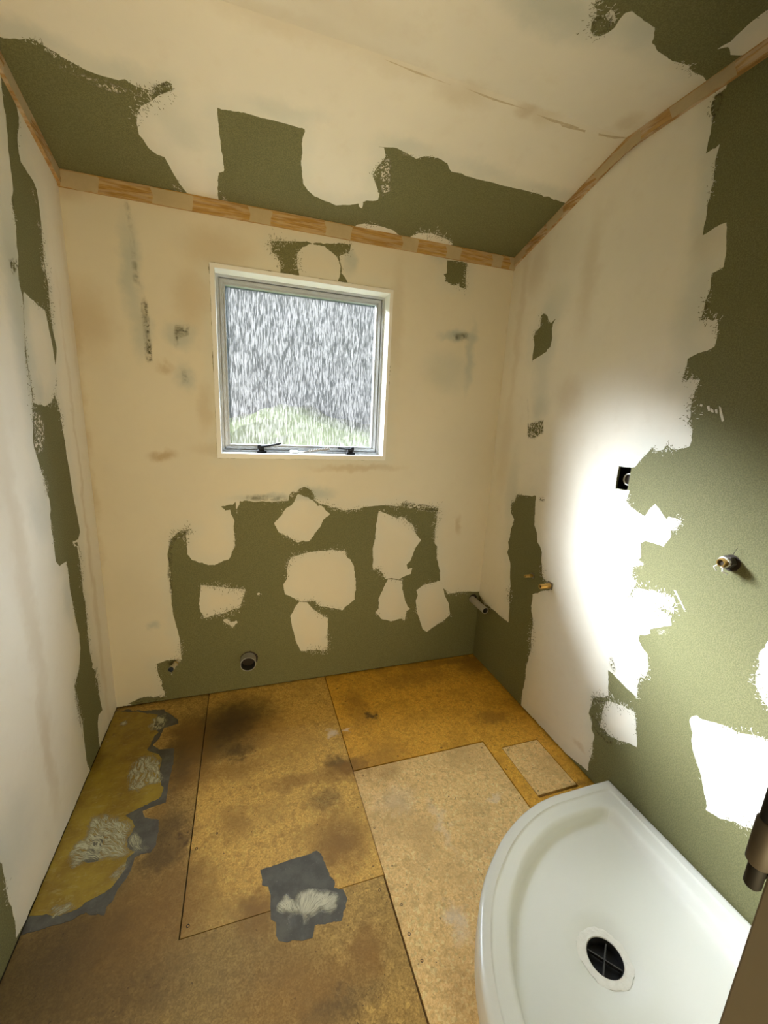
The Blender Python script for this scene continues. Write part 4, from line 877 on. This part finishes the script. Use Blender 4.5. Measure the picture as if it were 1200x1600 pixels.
def nipple(parent, p0, ax, r_, ln):
    """threaded stub: flat collar, ridged thread, hollow end"""
    pr_ = [(r_*.86, -.012), (r_*.86, .006), (r_*1.12, .007), (r_*1.12, ln*.45), (r_*.95, ln*.46)]
    z = ln*.48
    while z < ln-.003: pr_ += [(r_, z), (r_*.92, z+.0012)]; z += .0024
    pr_ += [(r_*.9, ln), (r_*.6, ln), (r_*.6, ln-.012)]
    bm = bmesh.new(); lathe(bm, pr_, p0, ax, 20, (False, True)); return from_bm('threaded_stub', bm, M['brass'], parent, True)
for (y, z, ln, r_, lab) in ((1.692, .757, .048, .0085, 'thinner brass pipe stub in the green strip nearer the window wall'), (1.556, .758, .062, .0125, 'thicker bright brass pipe stub at the edge of white plaster')):
    t = thing('tap_stub', lab, 'pipe fitting', (W, y, z), 'brass stubs for a basin')
    nipple(t, (W, y, z), (-1, 0, 0), r_, ln)
    bm = bmesh.new(); lathe(bm, [(r_*.58, 0), (r_*.58, .001)], (W-ln+.008, y, z), (-1, 0, 0), 16, (True, True)); from_bm('bore_shade', bm, M['framing'], t)  # dark disc paints the shade in the hollow end
    bm = bmesh.new(); box(bm, (W-.003, y-r_*1.5, z-r_*1.4), (W+.001, y+r_*1.6, z+r_*1.5), .001); from_bm('wall_plate', bm, M['steel'], t)
bm = bmesh.new()

t = thing('shower_outlet', 'short shower pipe fitting with brown nut wrapped in white tape', 'pipe fitting', (W, .815, 1.149))
bm = bmesh.new(); lathe(bm, [(.019, -.01), (.019, .004), (.0215, .006), (.0215, .020), (.019, .022), (.013, .022)], (W, .815, 1.149), (-1, 0, 0), 6, (False, True)); from_bm('nut', bm, M['hinge'], t)
bm = bmesh.new(); lathe(bm, [(.0125, .02), (.013, .024), (.0125, .028), (.0135, .032), (.0125, .036), (.0132, .040), (.0125, .046), (.009, .046), (.009, .030)], (W, .815, 1.149), (-1, 0, 0), 20, (False, True)); from_bm('threaded_stub', bm, M['brass'], t, True)
bm = bmesh.new(); lathe(bm, [(.0088, 0), (.0088, .001)], (W-.040, .815, 1.149), (-1, 0, 0), 16, (True, True)); from_bm('bore_shade', bm, M['framing'], t)  # near-black disc, painted shade inside the stub
bm = bmesh.new()
for k in range(3): tube(bm, [(W-.026-.004*k+.003*math.sin(i*.9), .815+(.0145+.001*k)*math.cos(i*math.pi/9), 1.149+(.0145+.001*k)*math.sin(i*math.pi/9)) for i in range(15)], .0022, 6)
tube(bm, [(W-.030, .826, 1.140), (W-.034, .838, 1.128), (W-.028, .832, 1.116)], .002, 6); tube(bm, [(W-.028, .815, 1.134), (W-.034, .812, 1.121), (W-.026, .800, 1.116)], .0022, 6)
from_bm('thread_tape', bm, M['tape'], t, True)
bm = bmesh.new(); tube(bm, [(W-.006, .812, 1.166), (W-.010, .805, 1.186), (W-.006, .803, 1.198)], .0008, 5); from_bm('fibre', bm, M['framing'], t)
pts = [(.812+.026*math.cos(i*math.pi/12), 1.146+.026*math.sin(i*math.pi/12)) for i in range(24)]
sheet('cut_hole', [pts], B_right, (-1, 0, 0), M['framing'], t, .0012, amp=.002, grid=0, skirt=False).matrix_parent_inverse = Matrix.Translation(-Vector(t.location))

t = thing('supply_pipe', 'small cream water pipe with dark cap low in the left corner', 'pipe', (.300, D, .232))
bm = bmesh.new(); ax = Vector((-.42, -1, -.12)); lathe(bm, [(.009, -.01), (.0095, .020), (.012, .022), (.012, .030), (.010, .032), (.010, .048), (.013, .050), (.013, .060), (.011, .062)], (.300, D, .232), ax, 18, (False, True)); from_bm('pipe_stub', bm, M['cream_pipe'], t, True)
bm = bmesh.new(); lathe(bm, [(.0115, 0), (.0125, .002), (.0125, .012), (.010, .014)], Vector((.300, D, .232))+ax.normalized()*.061, ax, 18, (True, True)); from_bm('end_cap', bm, simple('blue_black_cap', (.02, .03, .05), .3), t, True)
bm = bmesh.new(); lathe(bm, [(.0135, .021), (.0135, .027)], (.300, D, .232), ax, 18); from_bm('crimp_ring', bm, M['brass'], t, True)
bm = bmesh.new(); tube(bm, [(.270, D-.05, .215), (.266, D-.03, .19), (.268, D-.008, .165), (.262, D-.004, .158)], .0010, 5); from_bm('loose_fibre', bm, M['tape'], t)

t = thing('conduit_pipe', 'round pipe end inside the small black cut-out in the right wall', 'pipe', (W+.05, 1.222, 1.338))
bm = bmesh.new(); lathe(bm, [(.024, -.045), (.024, .012), (.0205, .012), (.0205, -.03)], (W+.034, 1.246, 1.338), (-1, 0, 0), 32); from_bm('pipe_end', bm, simple('pale_conduit', (.8, .79, .77), .35), t, True)
bm = bmesh.new(); lathe(bm, [(.0206, 0), (.0206, .002)], (W+.029, 1.246, 1.338), (-1, 0, 0), 28, (True, True)); from_bm('bore_shade', bm, M['framing'], t)  # dark disc inside the pipe end, its shade put in as colour
# cavity lining behind the cut-out
bm = bmesh.new(); box(bm, (W+.090, 1.15, 1.22), (W+.099, 1.34, 1.46)); from_bm('cavity_lining', bm, M['framing'], wr)

# ------------------------------------------------------------ shower tray
XW, YF = W-.004, .158
curve_pts = [(XW, 1.056), (1.95, 1.058), (1.80, 1.058), (1.70, 1.046), (1.60, 1.016), (1.50, .968), (1.40, .898), (1.340, .844), (1.290, .782), (1.240, .700), (1.210, .628), (1.191, .560), (1.182, .480), (1.180, .400), (1.180, .28), (1.180, YF), (1.40, YF), (1.70, YF), (XW, YF), (XW, .45), (XW, .75)]
def resample(pts, corners, n=220):
    """even points around the outline, smooth between the square corners"""
    out = []
    P = [Vector(p_) for p_ in pts]; m_ = len(P)
    for i in range(m_):
        p0, p1, p2, p3 = P[i-1], P[i], P[(i+1) % m_], P[(i+2) % m_]
        if i in corners: p0 = p1
        if (i+1) % m_ in corners: p3 = p2
        k = max(2, int((p2-p1).length/.016))
        for j in range(k):
            u = j/k
            out.append((.5*((2*p1)+(p2-p0)*u+(2*p0-5*p1+4*p2-p3)*u*u+(3*p1-p0-3*p2+p3)*u**3), (i in corners) and j == 0))
    return out
rs = resample(curve_pts, {0, 15, 18})
base = [p_ for p_, c in rs]; NB = len(base)
def offset(loop, d):
    out = []
    for i in range(len(loop)):
        a_, b_, c_ = loop[i-1], loop[i], loop[(i+1) % len(loop)]
        n1 = Vector((-(b_-a_).y, (b_-a_).x)).normalized(); n2 = Vector((-(c_-b_).y, (c_-b_).x)).normalized()
        nn = (n1+n2).normalized(); out.append(b_+nn*d/max(.4, nn.dot(n1)))
    return out
YT = 1.058
def inset_ring(d, r_):
    """outline moved in by d, its three square corners rounded to radius r_"""
    out = []
    for p_ in offset(base, d):
        x = min(p_.x, XW-d); y = max(YF+d, min(p_.y, YT-d)); x = max(x, 1.180+d)
        for cx_, cy_, sx, sy in ((XW-d-r_, YT-d-r_, 1, 1), (XW-d-r_, YF+d+r_, 1, -1), (1.180+d+r_, YF+d+r_, -1, -1)):
            dx, dy = x-cx_, y-cy_
            if dx*sx > 0 and dy*sy > 0:
                l = math.hypot(dx, dy)
                if l > r_: x, y = cx_+dx/l*r_, cy_+dy/l*r_
        out.append(Vector((x, y)))
    return out
rings = [(inset_ring(0, .004), .0), (inset_ring(0, .004), .088), (inset_ring(.003, .006), .096), (inset_ring(.008, .008), .100), (inset_ring(.018, .012), .1005)]
def inner(d, r_, z): rings.append((inset_ring(d, r_), z))
inner(.036, .02, .1000); inner(.040, .02, .0955); inner(.044, .022, .0945); inner(.078, .035, .0930); inner(.087, .04, .0905); inner(.095, .045, .082); inner(.102, .05, .064); inner(.110, .055, .0560); inner(.122, .06, .0525)
cx, cy, rz = 1.612, .612, .046
inn = rings[-1][0]
def hubring(r_, z):
    return ([Vector((cx+r_*math.cos(math.atan2((p_-Vector((cx, cy))).y, (p_-Vector((cx, cy))).x)), cy+r_*math.sin(math.atan2((p_-Vector((cx, cy))).y, (p_-Vector((cx, cy))).x)))) for p_ in inn], z)
hub = hubring(.078, rz)[0]
for k in (.2, .4, .6, .8): rings.append(([p_.lerp(q_, k) for p_, q_ in zip(inn, hub)], .0525+(rz-.0525)*k))
rings.append((hub, rz)); rings.append(hubring(.072, rz-.004)); rings.append(hubring(.050, rz-.006)); rings.append(hubring(.048, rz-.035))
bm = bmesh.new(); vr = [[bm.verts.new((p_.x, p_.y, z)) for p_ in lp] for lp, z in rings]
for a_, b_ in zip(vr, vr[1:]):
    for i in range(NB):
        j = (i+1) % NB
        try: bm.faces.new((a_[i], a_[j], b_[j], b_[i]))
        except ValueError: pass
tray = thing('shower_tray', 'white quadrant shower tray with curved front standing on the floor', 'shower tray', (1.63, .61, 0))
from_bm('tray_body', bm, M['acrylic'], tray, True)
dr = bmesh.new(); lathe(dr, [(.074, 0), (.0735, .0025), (.066, .0035), (.058, .0015), (.051, .0030), (.0485, .0)], (cx, cy, rz-.0035), (0, 0, 1), 48)
for v in dr.verts:
    a_ = math.atan2(v.co.y-cy, v.co.x-cx); k = 1+.10*noise.noise(Vector((math.cos(a_)*2.2, math.sin(a_)*2.2, 1.7)))+.05*noise.noise(Vector((math.cos(a_)*7, math.sin(a_)*7, 4)))
    rr = math.hypot(v.co.x-cx, v.co.y-cy)
    if rr > .052: v.co.x = cx+(v.co.x-cx)*k; v.co.y = cy+(v.co.y-cy)*k; v.co.z += .003*noise.noise(Vector((v.co.x*60, v.co.y*60, 0)))
from_bm('drain_flange', dr, M['sealant'], tray, True, label='translucent tape-smeared flange')
dr = bmesh.new(); lathe(dr, [(.0485, .002), (.046, -.002), (.044, -.022)], (cx, cy, rz-.004), (0, 0, 1), 40, (False, True))
wst = from_bm('waste', dr, M['black'], tray, True, label='black plastic waste opening')
for ang in (math.radians(40), math.radians(130)):
    dr = bmesh.new(); box(dr, (-.0455, -.0018, -.010), (.0455, .0018, .0), .0006)
    bmesh.ops.rotate(dr, verts=dr.verts, cent=(0, 0, 0), matrix=Matrix.Rotation(ang, 3, 'Z')); bmesh.ops.translate(dr, verts=dr.verts, vec=(cx, cy, rz-.010))
    o = from_bm('cross_rib', dr, simple('dark_rib', (.03, .03, .03), .4), wst); o.matrix_parent_inverse = Matrix()

# ------------------------------------------------------------ door frame beside the camera
bm = bmesh.new(); box(bm, (1.092, .040, 0), (1.124, .160, DZ), .002)
box(bm, (1.078+.014, .030, 0), (1.150, .041, DZ), .002)
jm = from_bm('door_1', bm, M['jamb'], kind='structure')
bm = bmesh.new(); box(bm, (1.092, .160, 0), (1.160, .172, DZ), .002)
bm.free()
hg = thing('door_hinge', 'small dark hinge with a loose black pin on the brown door frame', 'hinge', (1.084, .163, 1.17))
bm = bmesh.new(); lathe(bm, [(.0085, 0), (.010, .002), (.010, .044), (.0085, .046)], (1.0835, .164, 1.168), (0, 0, 1), 20, (True, True)); from_bm('knuckle', bm, M['hinge'], hg, True)
bm = bmesh.new(); lathe(bm, [(.0055, 0), (.0066, .002), (.0066, .026)], (1.0835, .164, 1.143), (0, 0, 1), 16, (True, True)); from_bm('pin', bm, M['black'], hg, True, label='black pin end')
bm = bmesh.new(); lathe(bm, [(.0085, 0), (.0085, .06), (.006, .062)], (1.0835, .164, 1.2145), (0, 0, 1), 20, (True, True)); from_bm('upper_knuckle', bm, M['black'], hg, True)
bm = bmesh.new(); box(bm, (1.0845, .1605, 1.150), (1.118, .1630, 1.270), .0005); from_bm('hinge_leaf', bm, M['hinge'], hg)

# ------------------------------------------------------------ outside the window
def blobmesh(name, cx_, cy_, cz_, sx, sy, sz, mat, sub=4, amp=.25, fr=2.0):
    bm = bmesh.new(); bmesh.ops.create_icosphere(bm, subdivisions=sub, radius=1)
    for v in bm.verts:
        n_ = v.co.normalized(); k = 1+amp*noise.noise(n_*fr+Vector((cx_, cy_, 0)))+amp*.5*noise.noise(n_*fr*3+Vector((cx_, 1, 2)))
        v.co = Vector((cx_+n_.x*sx*k, cy_+n_.y*sy*k, cz_+n_.z*sz*k))
    return from_bm(name, bm, mat, None, True)
bm = bmesh.new(); bmesh.ops.create_grid(bm, x_segments=90, y_segments=90, size=14)
for v in bm.verts:
    x, y = v.co.x, v.co.y+D+14.3
    up = max(0, min(1, (y-3.0)/3.5)); up = up*up*(3-2*up)
    v.co = Vector((x, y, -.2+up*(1.50+.26*math.exp(-((x-1.45)/.75)**2)+.22*noise.noise(Vector((x*1.3, y*.7, 2)))+.10*noise.noise(Vector((x*4, y*2, 5))))+.05*noise.noise(Vector((x*3, y*3, 1)))))
from_bm('ground', bm, M['lawn'], kind='structure')
o = blobmesh('hedge', 2.2, 9.5, .6, 8.0, 1.4, 5.2, M['hedge'], 5, .12, 5.0); o['label'] = 'tall grey-green hedge seen blurred through the obscure window glass'; o['category'] = 'hedge'
